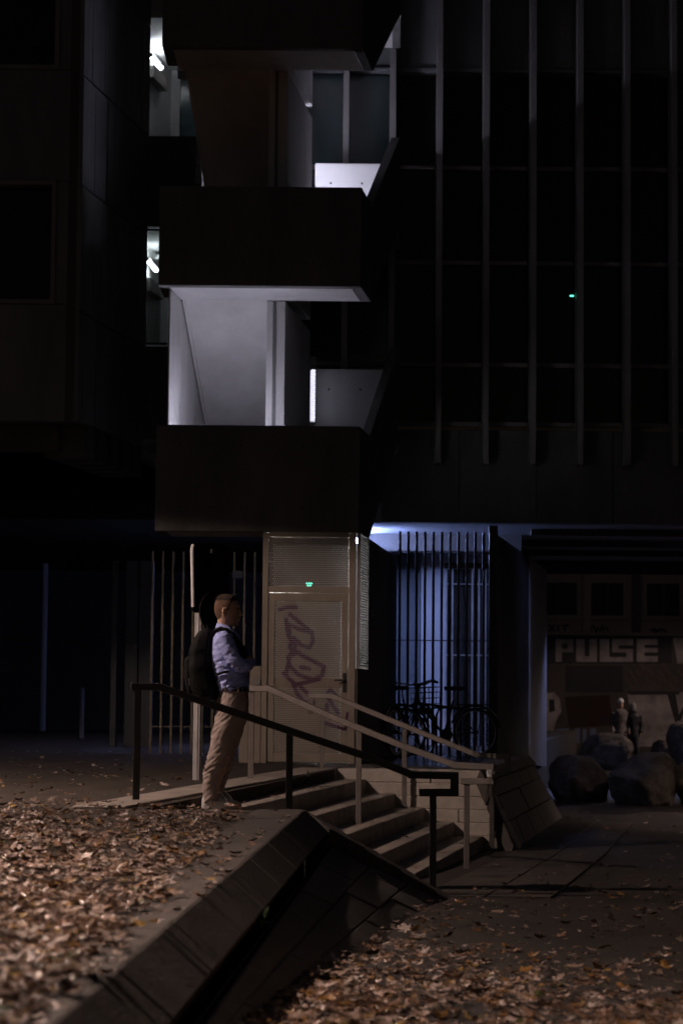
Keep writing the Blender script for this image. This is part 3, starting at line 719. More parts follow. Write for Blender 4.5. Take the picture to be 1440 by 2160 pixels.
for a, b in ((232, 246), (262, 290), (291, 321)):
    q0, q1 = U(a, 1500, 35.4), U(b, 1500, 35.4); bx('panel', mat('service_panel', (.05, .052, .058), .7, .2, 2, .1, 30), pn, q0.x, q1.x - .01, 35.4, 35.6, ZT, U(290, 1183, 35.4).z, .005)
bx('undercroft_wall', CONC_D, None, -14, 0.2, 49.0, 49.3, ZT - .1, SOF + .02, label='dark rear wall of the undercroft behind the slender column', cat='wall')
bx('undercroft_wall', CONC_D, None, -13.2, -13, 34, 48.9, ZT - .1, SOF + .02, label='dark side wall of the undercroft beyond the bollard', cat='wall')

# ================================================================== SIGN POST
sp0 = G(415, 1645, ZT); Ys = sp0.y
sp = empty('sign_post', tuple(sp0), 'ribbed metal sign post with two dark sign backs behind the man', 'sign')
ztop = U(435, 1160, Ys).z
mb = MB(); ring = []
for i in range(20):
    a = 2 * math.pi * i / 20; rr_ = .043 if i % 2 else .038; ring.append((math.cos(a) * rr_, math.sin(a) * rr_))
mb.loft([[(sp0.x + x, sp0.y + y, z) for x, y in ring] for z in (ZT - .05, ztop)]); build(mb, 'post', mat('ribbed_aluminium', (.62, .6, .6), .4, .1, 4, .05, 60, metal=.5), sp)
def rrect(cx, cz, w, h, r, y, n=6):
    out = []
    for sx, sz, a0 in ((1, 1, 0), (-1, 1, 90), (-1, -1, 180), (1, -1, 270)):
        for k in range(n + 1):
            a = math.radians(a0 + 90 * k / n); out.append(Vector((cx + sx * (w / 2 - r) + math.cos(a) * r, y, cz + sz * (h / 2 - r) + math.sin(a) * r)))
    return out
zc = (U(410, 1147, Ys).z + U(402, 1292, Ys).z) / 2; hh = U(410, 1147, Ys).z - U(402, 1292, Ys).z
SIGNB = mat('sign_back_paint', (.006, .006, .0065), .7, .2, 5, .05, 40, spec=.15)
# the panel is turned almost edge-on to the camera side
mb = MB(); poly = rrect(0, zc, .54, hh, .06, 0); rot = Matrix.Rotation(math.radians(50), 3, 'Z') @ Matrix.Rotation(math.radians(-2.6), 3, 'Y')
off = Vector((U(405, 1220, Ys - .25).x + .174, sp0.y - .05, zc))
poly = [rot @ Vector((p.x, 0, p.z - zc)) + off for p in poly]
mb.extrude(poly, rot @ Vector((0, .018, 0))); sgn = build(mb, 'sign_back', SIGNB, sp)
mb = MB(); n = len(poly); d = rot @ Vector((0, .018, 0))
rim = [p - d * .4 for p in poly[10:15]]; mb.tube(rim, .0165, 8); build(mb, 'lit_sign_rim', mat('lit_sign_rim_metal', (.8, .79, .78), .45, .05, 4, 0, 4), sgn)  # pale strip on the lamplit left edge only, its brightness put into the colour
mb = MB(); c0 = U(450, 1289, Ys - .12); 
mb.tube([c0, c0 + Vector((-.012, .01, 0))], .19, 28); build(mb, 'round_sign_back', SIGNB, sp)
for z in (U(435, 1163, Ys).z, U(435, 1270, Ys).z):
    mb = MB(); mb.box(sp0.x + .05, sp0.x + .13, sp0.y - .06, sp0.y - .045, z - .02, z + .02); mb.tube([(sp0.x + .07, sp0.y - .075, z), (sp0.x + .07, sp0.y - .055, z)], .012, 6); build(mb, 'clamp', GALV, sp)

# ================================================================== STREET LAMPS (left of the frame)
def street_lamp(label, base, h, power, cone=164, blend=.22):
    o = empty('street_lamp', tuple(base), label, 'street lamp', 'street lamps along the terrace')
    mb = MB(); mb.tube([base - Vector((0, 0, .05)), base + Vector((0, 0, .6)), base + Vector((0, 0, .62)), base + Vector((0, 0, h + .1))], [.07, .07, .05, .04], 12); build(mb, 'pole', STEEL_D, o)
    t = base + Vector((0.0, 0, h))
    mb = MB(); mb.tube([t + Vector((0, 0, .02)), t + Vector((0, 0, .06)), t + Vector((0, 0, .14)), t + Vector((0, 0, .17))], [.34, .34, .18, .05], 24); build(mb, 'shade', STEEL_D, o, smooth=False)
    mb = MB(); mb.tube([t + Vector((0, 0, .018)), t + Vector((0, 0, .0))], [.27, .25], 24); build(mb, 'diffuser', LAMPG, o)
    ld = bpy.data.lights.new('street_light', 'SPOT'); ld.energy = power; ld.color = C_STREET; ld.spot_size = math.radians(cone); ld.spot_blend = blend; ld.shadow_soft_size = .05
    lo = bpy.data.objects.new('street_light', ld); COL.objects.link(lo); lo.parent = o; lo.location = (0, 0, h - .06)
street_lamp('dark street lamp on the terrace left of the steps', Vector((-6.3, 18.3, ZT)), 5.2, P_STREET_A, 158, .06)
street_lamp('dark street lamp on the leafy terrace beside the sloped wall', Vector((-4.6, 9.0, ZT)), 4.2, P_STREET_B, 128, .35)
street_lamp('dark street lamp on the plaza beyond the boulders', Vector((12.9, 58, zp(58))), 6.6, 2900, 158, .08)
street_lamp('dark street lamp on the plaza before the boulders', Vector((7.6, 32.6, zp(33))), 4.0, 430, 108, .25)
street_lamp('dark street lamp on the lower plaza facing the sloped wall', Vector((6.2, 7.5, zp(7.5))), 4.6, P_STREET_C, 124, .5)
#PART2
# ================================================================== THE STANDING MAN
def apply_remesh(mb, name, voxel, smooth_it=6, factor=0.5):
    me = bpy.data.meshes.new(name); me.from_pydata([tuple(v) for v in mb.v], [], mb.f)
    bm = bmesh.new(); bm.from_mesh(me); bmesh.ops.recalc_face_normals(bm, faces=bm.faces); bm.to_mesh(me); bm.free()
    o = bpy.data.objects.new('tmp', me); COL.objects.link(o)
    m = o.modifiers.new('r', 'REMESH'); m.mode = 'VOXEL'; m.voxel_size = voxel
    s = o.modifiers.new('s', 'SMOOTH'); s.iterations = smooth_it; s.factor = factor
    dg = bpy.context.evaluated_depsgraph_get(); dg.update()
    ev = bpy.data.meshes.new_from_object(o.evaluated_get(dg))
    bpy.data.objects.remove(o); bpy.data.meshes.remove(me)
    return ev
def place_mesh(me, name, material, parent, disp=None, **k):
    org = ORG[parent.name]; nv = len(me.vertices)
    co = np.empty(nv * 3, dtype=np.float32); me.vertices.foreach_get('co', co); co = co.reshape(-1, 3)
    if disp:
        no = np.empty(nv * 3, dtype=np.float32); me.vertices.foreach_get('normal', no); no = no.reshape(-1, 3)
        d = np.array([disp(Vector(c)) for c in co], dtype=np.float32); co = co + no * d[:, None]
    co = co - np.array(tuple(org), dtype=np.float32)
    me.vertices.foreach_set('co', co.ravel()); me.materials.clear(); me.materials.append(material)
    me.polygons.foreach_set('use_smooth', [True] * len(me.polygons)); me.update()
    o = bpy.data.objects.new(name, me); COL.objects.link(o); o.parent = parent; ORG[o.name] = org
    return tag(o, **k)
def prof_loft(mb, rows, Y0, n=20, p=2.0, dyc=0.0):
    """rows: (py, x_back_px, x_front_px, half_width) -> stacked superellipse slices; the figure faces +X"""
    rings = []
    for r in rows:
        py, xb, xf, hw = r[:4]; dy = r[4] if len(r) > 4 else dyc
        a = U(xb, py, Y0); b = U(xf, py, Y0); c = (a + b) / 2; rx = (b.x - a.x) / 2; ring = []
        for k in range(n):
            t = 2 * math.pi * k / n; ct, s_ = math.cos(t), math.sin(t)
            ex = math.copysign(abs(ct) ** (2 / p), ct); ey = math.copysign(abs(s_) ** (2 / p), s_)
            ring.append(Vector((c.x + rx * ex, Y0 + dy + hw * ey, c.z)))
        rings.append(ring)
    mb.loft(rings)
YM = 18.95
def PP(px, py, dy=0.0):
    p = U(px, py, YM); return Vector((p.x, p.y + dy, p.z))
foot = PP(465, 1716)
man = empty('person', tuple(foot), 'man in a light blue shirt and beige trousers standing with folded arms on the steps', 'person')
SKIN = mat('skin', (.58, .36, .26), .55, .08, 12, .05, 120)
SHIRT = mat('shirt_cloth', (.42, .48, .92), .8, .06, 10, .12, 220)
TROUS = mat('trouser_cloth', (.37, .295, .265), .85, .08, 12, .15, 200)
HAIR = mat('short_hair', (.05, .028, .018), .75, .35, 60, .6, 260)
SHOE = mat('shoe_leather', (.62, .57, .56), .6, .15, 20, .2, 90)
# body: head, neck, hands and the frame under the clothes, one skin
mb = MB()
head = [(1255, 469, 486, .022), (1259, 462, 494, .045), (1266, 456, 501, .064), (1275, 453, 503, .073), (1284, 452, 503.5, .077), (1291, 453, 504, .076), (1298, 455, 504, .072),
        (1305, 459, 503.5, .066), (1311, 464, 502, .058), (1316, 470, 500, .05), (1320, 477, 497, .035)]
prof_loft(mb, head, YM)
mb.tube([PP(474, 1296), PP(473, 1315), PP(473, 1340)], [.058, .058, .068], 14)
prof_loft(mb, [(1335, 458, 490, .10), (1360, 455, 505, .16), (1400, 456, 508, .15), (1450, 468, 518, .14), (1500, 464, 515, .15)], YM)
for s in (-1, 1):
    mb.tube([PP(490, 1490, s * .09), PP(480, 1570, s * .09), PP(455, 1650, s * .09), PP(450, 1700, s * .09)], [.07, .06, .05, .04], 10)
mb.tube([PP(503, 1284), PP(507, 1292), PP(509.5, 1297), PP(504, 1301)], [.009, .012, .014, .009], 8)      # nose
mb.tube([PP(503.5, 1305, -.018), PP(506, 1305.5), PP(503.5, 1305, .018)], [.006, .008, .006], 8)            # lips
mb.tube([PP(503, 1309, -.015), PP(505, 1309.5), PP(503, 1309, .015)], [.006, .008, .006], 8)
mb.tube([PP(498, 1317, -.012), PP(501, 1317), PP(498, 1317, .012)], [.012, .014, .012], 8)                  # chin
for s in (-1, 1):
    mb.tube([PP(500, 1279, s * .055), PP(504, 1278, s * .03), PP(505, 1280, s * .008)], [.007, .009, .007], 6)
    e = [PP(473, 1298, s * .073), PP(471, 1292, s * .083), PP(473, 1284, s * .088), PP(477.5, 1284, s * .084), PP(478, 1290, s * .078), PP(475.5, 1297, s * .074), PP(474, 1301, s * .072)]
    mb.tube(e, [.006, .008, .009, .008, .006, .007, .006], 8); mb.tube([PP(474, 1296, s * .072), PP(475, 1288, s * .078)], [.008, .012], 8)
# folded arms: forearms and hands
def hand(w, f, pn, palm_n):
    """w wrist, f finger direction, pn across the palm, palm_n out of the back of the hand"""
    f = f.normalized(); pn = pn.normalized(); pc = w + f * .05
    for a in (-.03, -.01, .01, .03): mb.tube([w + pn * a * .6, w + f * .08 + pn * a], [.016, .014], 8)
    for a, L in ((-.031, .062), (-.010, .078), (.011, .074), (.031, .058)):
        b = w + f * .085 + pn * a
        mb.tube([b, b + f * L * .45 + palm_n * .006, b + f * L * .8 - palm_n * .008, b + f * L - palm_n * .022], [.0105, .0098, .009, .0075], 8)
    b = w + f * .025 + pn * -.03
    mb.tube([b, b - pn * .028 + f * .025 - palm_n * .008, b - pn * .036 + f * .055 - palm_n * .014], [.013, .011, .008], 8)
elR, wrR = PP(512, 1406, -.225), PP(531, 1392, -.03)
elL, wrL = PP(513, 1404, .225), PP(534, 1400, -.01)
mb.tube([elR, wrR], [.042, .028], 10); mb.tube([elL, wrL], [.042, .028], 10)
hand(wrL, Vector((-.25, -1, .12)), Vector((.15, 0, 1)), Vector((1, -.15, 0)))
hand(wrR, Vector((-.3, 1, -.05)), Vector((0, .1, 1)), Vector((1, .2, 0)))
body_me = apply_remesh(mb, 'body', .0055, 3); hair_src = body_me.copy()
place_mesh(body_me, 'body', SKIN, man)
def head_px(c):                           # place on the profile, in photo pixels
    v = Vector((c.x, YM, c.z)) - CAM; w = v.dot(_F); return 720 + FPX * v.dot(_R) / w, 1080 - FPX * v.dot(_U) / w
def hairline(px):
    pts = [(440, 1309), (462, 1309), (468, 1300), (471, 1284), (477, 1282), (479.5, 1290), (484, 1291), (487, 1276), (494, 1268), (500, 1266), (520, 1262)]
    for (a, za_), (b, zb2) in zip(pts, pts[1:]):
        if px <= b: return za_ + (zb2 - za_) * max(0, (px - a) / (b - a))
    return 1262
def hair_part(name, m_, top, amp, off):
    bm = bmesh.new(); bm.from_mesh(hair_src); bm.normal_update(); keep = {}
    for v in bm.verts:
        px, py = head_px(v.co); lim = top if top else hairline(px); lim += 2.5 * noise.noise(v.co * 70)
        keep[v] = (lim - py) if py > 1240 else -1
        if py > 1312: keep[v] = -1
    bmesh.ops.delete(bm, geom=[f for f in bm.faces if min(keep[v] for v in f.verts) <= 0], context='FACES')
    bmesh.ops.delete(bm, geom=[v for v in bm.verts if not v.link_faces], context='VERTS')
    for v in bm.verts:
        k = max(0, min(1, keep[v] / 5)); v.co += v.normal * (.0006 + k * (off + amp * noise.noise(Vector((v.co.x * 130, v.co.y * 160, v.co.z * 90)))))
    me = bpy.data.meshes.new(name); bm.to_mesh(me); bm.free(); return place_mesh(me, name, m_, man)
# eyes and brows
for s in (-1, 1):
    mb = MB(); c = PP(500.5, 1285.5, s * .033); mb.tube([c + Vector((-.008, 0, 0)), c + Vector((.0, 0, 0)), c + Vector((.006, 0, 0))], [.004, .011, .004], 10); build(mb, 'eye', BLACK, man, smooth=True)
# hair: clipped sides and a darker top, grown from the scalp
hair_part('clipped_hair', mat('clipped_hair', (.17, .10, .07), .85, .4, 90, .5, 300, spec=.2), None, .0022, .0012)
hair_part('hair', HAIR, 1268, .006, .006)
rh = random.Random(5)
for nm, m_, zlo, n_t in (('hair_tufts', HAIR, 1268, 700),):
    mb = MB()
    for i in range(n_t):
        a = rh.random() * 6.28; u = rh.random(); py = (1253 + 15 * u) if nm and m_ is HAIR else (1262 + 38 * u)
        hw = .078 * math.sqrt(max(0.02, 1 - ((1283 - py) / 31) ** 2)); xb, xf = 452 + 16 * max(0, (1266 - py) / 14) ** 2 + max(0, py - 1290) * .35, (500 if py < 1264 else 500 - (py - 1264) * 1.5)
        cx = (xb + xf) / 2; rx = (xf - xb) / 2
        p = PP(cx + rx * math.cos(a), py, hw * .97 * math.sin(a)); c = PP(477, 1285); nrm = (p - c).normalized()
        if m_ is not HAIR and py > 1275 and math.cos(a) > .75: continue
        L = rh.uniform(.003, .010) if m_ is HAIR else rh.uniform(.001, .003)
        d = (nrm + Vector((rh.uniform(-.5, .7), rh.uniform(-.5, .5), rh.uniform(-.3, .5)))).normalized(); t = d.cross(Vector((0, 0, 1))).normalized() * .0022
        q = p - nrm * .003; mb.add([q - t, q + t, q + d * L + nrm * .003], [(0, 1, 2)])
    build(mb, nm, m_, man, kind='stuff')
# shirt
mb = MB()
prof_loft(mb, [(1322, 460, 488, .075), (1332, 454, 497, .135), (1342, 449, 505, .185), (1358, 445, 512, .205), (1380, 443, 516, .205), (1402, 446, 518, .195), (1424, 452, 520, .185), (1442, 459, 522, .178), (1458, 464, 523, .172)], YM, 24, 2.3)
for s in (-1, 1):
    mb.tube([PP(471, 1344, s * .15), PP(474, 1352, s * .19), PP(485, 1373, s * .222), PP(498, 1393, s * .235), PP(512, 1406, s * .228)], [.066, .075, .066, .060, .053], 14)
    mb.tube([PP(512, 1406, s * .228), PP(522, 1402, s * .13), PP(531, 1396, s * .02)], [.053, .048, .040], 12)
def shirt_fold(c):
    f = 0.0
    lo = max(0, min(1, (PP(470, 1385).z - c.z) / .18))
    n1 = noise.noise(Vector((c.x * 9 + c.z * 10, c.y * 7, c.z * 30 - c.x * 12))); n2 = noise.noise(Vector((c.x * 22, c.y * 18, c.z * 40)))
    f += (.004 + .013 * lo) * (1 - abs(n1) * 2.4) * .8 + .003 * n2
    return f - .002
place_mesh(apply_remesh(mb, 'shirt', .008, 3), 'shirt', SHIRT, man, shirt_fold)
mb = MB()   # collar
rings = []
for i, (py0, py1) in enumerate(((1313, 1313),)):
    pass
col = []
for k in range(20):
    t = math.pi * (k / 19 * 1.72 + .14)
    x = 473.5 + 15.5 * -math.cos(t - math.pi) ; 
    yy_ = math.sin(t - math.pi) * .068
    px = 474 - 16.5 * math.cos(t - math.pi + math.pi)
    col.append((px, yy_))
vs = []; n = 24
for k in range(n):
    t = 2 * math.pi * (.06 + .88 * k / (n - 1))            # opening at the front (+X)
    fx_ = (1 + math.cos(t)) / 2                               # 1 at front, 0 at back
    x0 = 474 + 16 * math.cos(t); top = 1313 + 10 * fx_; bot = 1330 + 7 * fx_
    vs += [PP(x0, top, .066 * math.sin(t)), PP(x0 * 1.0 + 6 * math.cos(t), bot, .092 * math.sin(t)), PP(x0 - 1.5 * math.cos(t), top + 1, .060 * math.sin(t)), PP(x0 - 1 * math.cos(t), bot, .07 * math.sin(t))]
mb.add(vs, [f for k in range(n - 1) for f in ((4 * k, 4 * k + 4, 4 * k + 5, 4 * k + 1), (4 * k + 2, 4 * k + 3, 4 * k + 7, 4 * k + 6), (4 * k, 4 * k + 2, 4 * k + 6, 4 * k + 4), (4 * k + 1, 4 * k + 5, 4 * k + 7, 4 * k + 3))])
build(mb, 'collar', SHIRT, man, smooth=True)
# trousers
mb = MB()
prof_loft(mb, [(1450, 466, 523, .168), (1465, 461, 525, .176), (1485, 456, 526, .184), (1508, 453, 524, .186), (1526, 452, 519, .18), (1538, 455, 512, .165)], YM, 24, 2.3)
legn = [(1525, 453, 514, .094), (1545, 449, 505, .094), (1570, 444, 496, .09), (1595, 438, 486, .084), (1615, 434, 477, .078), (1635, 430.5, 469, .072), (1655, 428, 464, .068), (1672, 428, 462, .066), (1684, 429.5, 464, .066), (1690, 431, 463, .062)]
prof_loft(mb, legn, YM, 18, 2.1, -.088)
prof_loft(mb, [(a, b + 4 + 8 * min(1, (a - 1525) / 90), c + 4 + 8 * min(1, (a - 1525) / 90), d) for a, b, c, d in legn], YM, 18, 2.1, .092)
zk = PP(0, 1620).z; za = PP(0, 1690).z; zh_ = PP(0, 1540).z
def trou_fold(c):
    w = .35 + .9 * math.exp(-((c.z - zk) / .09) ** 2) + 1.0 * math.exp(-((c.z - za) / .05) ** 2) + .7 * math.exp(-((c.z - zh_) / .06) ** 2)
    n1 = noise.noise(Vector((c.x * 14 - c.z * 9, c.y * 8, c.z * 26 - c.x * 16)))
    return .015 * w * (1 - abs(n1) * 2.6) * .8 - .004
place_mesh(apply_remesh(mb, 'trousers', .008, 3), 'trousers', TROUS, man, trou_fold)
mb = MB(); prof_loft(mb, [(1448.5, 463.5, 525, .178), (1458, 462, 526, .18)], YM, 28, 2.3); build(mb, 'belt', mat('belt_leather', (.012, .011, .011), .4, .2, 10, .1, 60), man)
for i, px in enumerate((478, 505)):
    mb = MB(); mb.bar(PP(px, 1446, -.188 + .01 * i), PP(px - 1, 1461, -.19 + .01 * i), .012, .008, up=(0, 1, 0)); build(mb, 'belt_loop', TROUS, man)
mb = MB(); mb.tube([PP(512, 1461, -.172), PP(519, 1475, -.17), PP(518, 1492, -.172), PP(510, 1502, -.185)], .003, 5); build(mb, 'pocket_seam', mat('pale_piping', (.5, .44, .38), .8, .1, 5, 0, 5), man)
# shoes
tread1 = zk_(1)
for s, dx in ((-.088, 0), (.095, 9)):
    x0 = PP(427 + dx, 1700).x; x1 = PP(500 + dx, 1700).x; yb = YM + s
    mb = MB(); rings = []
    for t, w, h in ((0, .026, .085), (.06, .037, .12), (.25, .04, .13), (.45, .044, .115), (.65, .05, .085), (.85, .046, .062), (.96, .03, .045), (1, .012, .03)):
        ring = []
        for k in range(16):
            a = 2 * math.pi * k / 16; zz = math.sin(a); ring.append(Vector((x0 + (x1 - x0) * t, yb + w * math.cos(a), tread1 + .022 + max(0, zz) * h - (0 if zz > 0 else .01))))
        rings.append(ring)
    mb.loft(rings); sh = build(mb, 'shoe', SHOE, man, smooth=True)
    mb = MB(); pts = [(x0 - .006, 0), (x0 + .02, .038), (x0 + (x1 - x0) * .45, .044), (x0 + (x1 - x0) * .7, .052), (x0 + (x1 - x0) * .9, .044), (x1 + .004, .012)]
    poly = [(x, yb + w) for x, w in pts] + [(x, yb - w) for x, w in reversed(pts)]
    mb.prism(poly, tread1 - .004, tread1 + .028); build(mb, 'sole', mat('shoe_sole', (.6, .57, .55), .7, .1, 20, .1, 60), sh)
    mb = MB()
    for i in range(4):
        xx_ = x0 + (x1 - x0) * (.42 + .1 * i); zz = tread1 + .022 + .118 - .018 * i
        mb.tube([(xx_, yb - .035, zz - .02), (xx_ + .01, yb, zz + .004), (xx_, yb + .035, zz - .02)], .004, 5)
    mb.tube([(x0 + .1, yb - .01, tread1 + .15), (x0 + .15, yb - .045, tread1 + .165), (x0 + .2, yb - .055, tread1 + .11), (x0 + .21, yb - .052, tread1 + .08)], .004, 5)
    mb.tube([(x0 + .1, yb - .005, tread1 + .115), (x0 + .08, yb - .05, tread1 + .11), (x0 + .07, yb - .052, tread1 + .075)], .004, 5)
    build(mb, 'lace', WHITEP, sh)

# backpack on his back (a thing of its own)
bpk = empty('backpack', tuple(PP(425, 1475)), 'black backpack worn on the back of the man in the blue shirt', 'backpack')
NYL = mat('black_nylon', (.006, .006, .0065), .75, .25, 14, .4, 120, spec=.2)
mb = MB(); prof_loft(mb, [(1326, 430, 446, .07), (1333, 420, 449, .11), (1348, 410, 449, .135), (1370, 401, 449, .15), (1400, 396, 451, .155), (1430, 396, 456, .155), (1455, 400, 461, .15), (1470, 408, 462, .135), (1477, 418, 456, .10)], YM, 24, 3.0)
place_mesh(apply_remesh(mb, 'bag_body', .009, 5), 'bag_body', NYL, bpk, lambda c: .008 * noise.noise(c * 11))
mb = MB(); prof_loft(mb, [(1382, 398, 412, .08), (1392, 389, 412, .11), (1430, 388, 412, .12), (1458, 394, 414, .115), (1468, 402, 414, .09)], YM, 20, 3.0)
place_mesh(apply_remesh(mb, 'front_pocket', .009, 4), 'front_pocket', NYL, bpk)
for s in (-1, 1):
    mb = MB(); pts = [PP(450, 1344, s * .10), PP(456, 1330, s * .11), PP(466, 1326, s * .115), PP(478, 1329, s * .12), PP(490, 1338, s * .135), PP(502, 1352, s * .15), PP(512, 1372, s * .155), PP(516, 1392, s * .15)]
    for a, b in zip(pts, pts[1:]):
        mb.bar(a - (b - a) * .08, b + (b - a) * .08, .055, .014, up=(0, s * .35, 1))
    build(mb, 'shoulder_strap', NYL, bpk)
    mb = MB(); pts = [PP(456, 1425, s * .15), PP(470, 1420, s * .197), PP(485, 1416, s * .20)]
    for a, b in zip(pts, pts[1:]): mb.bar(a, b, .02, .006, up=(0, 1, 0))
    build(mb, 'webbing_strap', NYL, bpk)
mb = MB(); mb.tube([PP(440, 1328, -.03), PP(436, 1320, -.02), PP(437, 1318, 0), PP(436, 1320, .02), PP(440, 1328, .03)], .006, 6); build(mb, 'grab_loop', NYL, bpk)
for (a, b) in (((401, 1430), (402, 1446)), ((418, 1470), (430, 1472))):
    mb = MB(); mb.bar(PP(*a, -.158), PP(*b, -.158), .006, .006); build(mb, 'zip_pull', GALV, bpk)

# ================================================================== FAR WALL WITH GRAFFITI
YW = 72.0
fw = empty('painted_building', tuple(U(1300, 1600, YW)), 'distant ochre building with square dark windows and graffiti lettering', 'building')
OCHRE = mat('ochre_render', (.36, .27, .19), .85, .3, .5, .2, 8, streak=1)
OCHD = mat('ochre_pilaster', (.11, .085, .065), .85, .3, .5, .2, 8, streak=1)
LOWW = mat('painted_base_wall', (.075, .06, .055), .85, .5, .6, .2, 6)
PALE = mat('pale_graffiti_paint', (.34, .29, .275), .85, .55, 1.6, .1, 6)
DARKP = mat('black_graffiti_paint', (.012, .012, .013), .7, .3, 2, 0, 6)
REDP = mat('red_graffiti_paint', (.026, .008, .008), .8, .5, 1.2, 0, 6)
BLUP = mat('blue_graffiti_paint', (.13, .16, .24), .8, .4, 1.5, 0, 6)
wz = lambda py: U(1300, py, YW).z
wxp = lambda px: U(px, 1400, YW).x
bx('base_wall', LOWW, fw, wxp(500), wxp(2400), YW, YW + .4, -.2, wz(1340))
bx('upper_wall', OCHRE, fw, wxp(500), wxp(2400), YW + .12, YW + .5, wz(1340), wz(600))
bx('string_course', OCHRE, fw, wxp(500), wxp(2400), YW + .02, YW + .12, wz(1340), wz(1334))
for a in (1110, 1228, 1333, 1470): bx('pilaster', OCHD if a == 1333 else OCHRE, fw, wxp(a), wxp(a + 18), YW + .02, YW + .13, wz(1334), wz(700), .02)
for a, b in ((1134, 1216), (1247, 1314), (1364, 1433), (1490, 1556), (1600, 1666)):
    w_ = bx('window', OCHRE, fw, wxp(a) - .12, wxp(b) + .12, YW + .06, YW + .13, wz(1304), wz(1224))
    bx('pane', mat('dusty_glass', (.015, .014, .014), .5, .2, 1, 0, 5, spec=.2), w_, wxp(a), wxp(b), YW + .05, YW + .07, wz(1298), wz(1230))
    m_ = (wxp(a) + wxp(b)) / 2; bx('sash', OCHD, w_, m_ - .03, m_ + .03, YW + .03, YW + .05, wz(1298), wz(1230))
    bx('sill', OCHRE, w_, wxp(a) - .15, wxp(b) + .15, YW - .02, YW + .06, wz(1307), wz(1303))
def paint(name, polys, m, d=.012, **k):
    mb = MB()
    for poly in polys:
        pts = [U(px, py, YW - d) for px, py in poly]; mb.extrude([Vector((p.x, YW - d, p.z)) for p in pts], (0, .008, 0))
    return build(mb, name, m, fw, **k)
R_ = lambda a, b, c, d: [(a, c), (b, c), (b, d), (a, d)]
bx_back = paint('graffiti_ground', [R_(1152, 1415, 1342, 1400)], DARKP, .008)
letters = [('P', [R_(1171, 1184, 1348, 1396), R_(1184, 1208, 1348, 1358), R_(1196, 1208, 1358, 1376), R_(1184, 1196, 1368, 1376)]),
           ('U', [R_(1214, 1232, 1348, 1396), R_(1232, 1242, 1384, 1396), R_(1242, 1258, 1348, 1396)]),
           ('L', [R_(1264, 1284, 1348, 1396), R_(1284, 1292, 1386, 1396)]),
           ('S', [R_(1290, 1334, 1348, 1361), R_(1290, 1304, 1361, 1376), R_(1304, 1334, 1369, 1376), R_(1320, 1334, 1376, 1396), R_(1292, 1320, 1386, 1396)]),
           ('E', [R_(1342, 1358, 1348, 1396), R_(1358, 1386, 1348, 1360), R_(1358, 1386, 1367, 1376), R_(1358, 1386, 1384, 1396)])]
for nm, polys in letters: paint('graffiti_letter', polys, PALE)
paint('graffiti_letter', [[(1418, 1346), (1500, 1346), (1500, 1400), (1428, 1400)]], PALE)
paint('graffiti_ground', [[(1322, 1465), (1440, 1460), (1560, 1462), (1560, 1575), (1345, 1575)]], PALE)
paint('graffiti_letter', [[(1320, 1458), (1432, 1458), (1432, 1465), (1328, 1466)], [(1406, 1465), (1424, 1465), (1431, 1508), (1440, 1490), (1446, 1490), (1430, 1533), (1424, 1528)], R_(1470, 1490, 1465, 1570)], DARKP, .02)
paint('graffiti_letter', [[(1150, 1462), (1168, 1460), (1180, 1475), (1183, 1500), (1172, 1520), (1165, 1545), (1150, 1545)]], PALE)
paint('graffiti_letter', [[(1157, 1475), (1168, 1475), (1170, 1500), (1157, 1503)]], DARKP, .02)
paint('graffiti_ground', [[(1190, 1470), (1285, 1466), (1290, 1530), (1200, 1536)]], REDP)
paint('graffiti_ground', [R_(1192, 1312, 1404, 1460)], DARKP)
paint('graffiti_letter', [[(1172, 1538), (1200, 1536), (1196, 1565), (1180, 1566)], R_(1212, 1222, 1536, 1568), R_(1228, 1236, 1538, 1568), R_(1244, 1256, 1536, 1560)], BLUP)
mb = MB()
def stroke(pts, w=.06):
    q = [Vector((U(a, b, YW).x, YW - .014 + .126 * (b < 1338), U(a, b, YW).z)) for a, b in pts]
    for a, b in zip(q, q[1:]): mb.bar(a, b, .008, w, up=(0, 0.001, 1) if abs((b - a).normalized().z) < .9 else (1, 0, 0))
stroke([(1158, 1318), (1170, 1332)]); stroke([(1170, 1318), (1158, 1332)]); stroke([(1177, 1318), (1177, 1332)]); stroke([(1183, 1319), (1200, 1319)]); stroke([(1191, 1319), (1191, 1332)])
for i in range(6): stroke([(1226 + i * 10, 1334 - (i % 3) * 4), (1234 + i * 9, 1318 + (i % 2) * 5), (1238 + i * 9, 1333)], .05)
stroke([(1370, 1330), (1382, 1326), (1380, 1334), (1394, 1327), (1406, 1334)], .07)
build(mb, 'graffiti_tag', DARKP, fw, kind='stuff')
mb = MB()
for i in range(9):
    cx, cy = 1325 + i * 14 + 5 * math.sin(i * 5.1), 1426 + 16 * math.sin(i * 2.1); q = [Vector((U(cx + 7 * math.cos(t), cy + 12 * math.sin(t), YW).x, YW - .013, U(cx, cy + 12 * math.sin(t), YW).z)) for t in [j * math.pi / 5 for j in range(11)]]
    for a, b in zip(q, q[1:]): mb.bar(a, b, .008, .06, up=(0.3, 0, 1))
build(mb, 'graffiti_tag', OCHD, fw, kind='stuff')

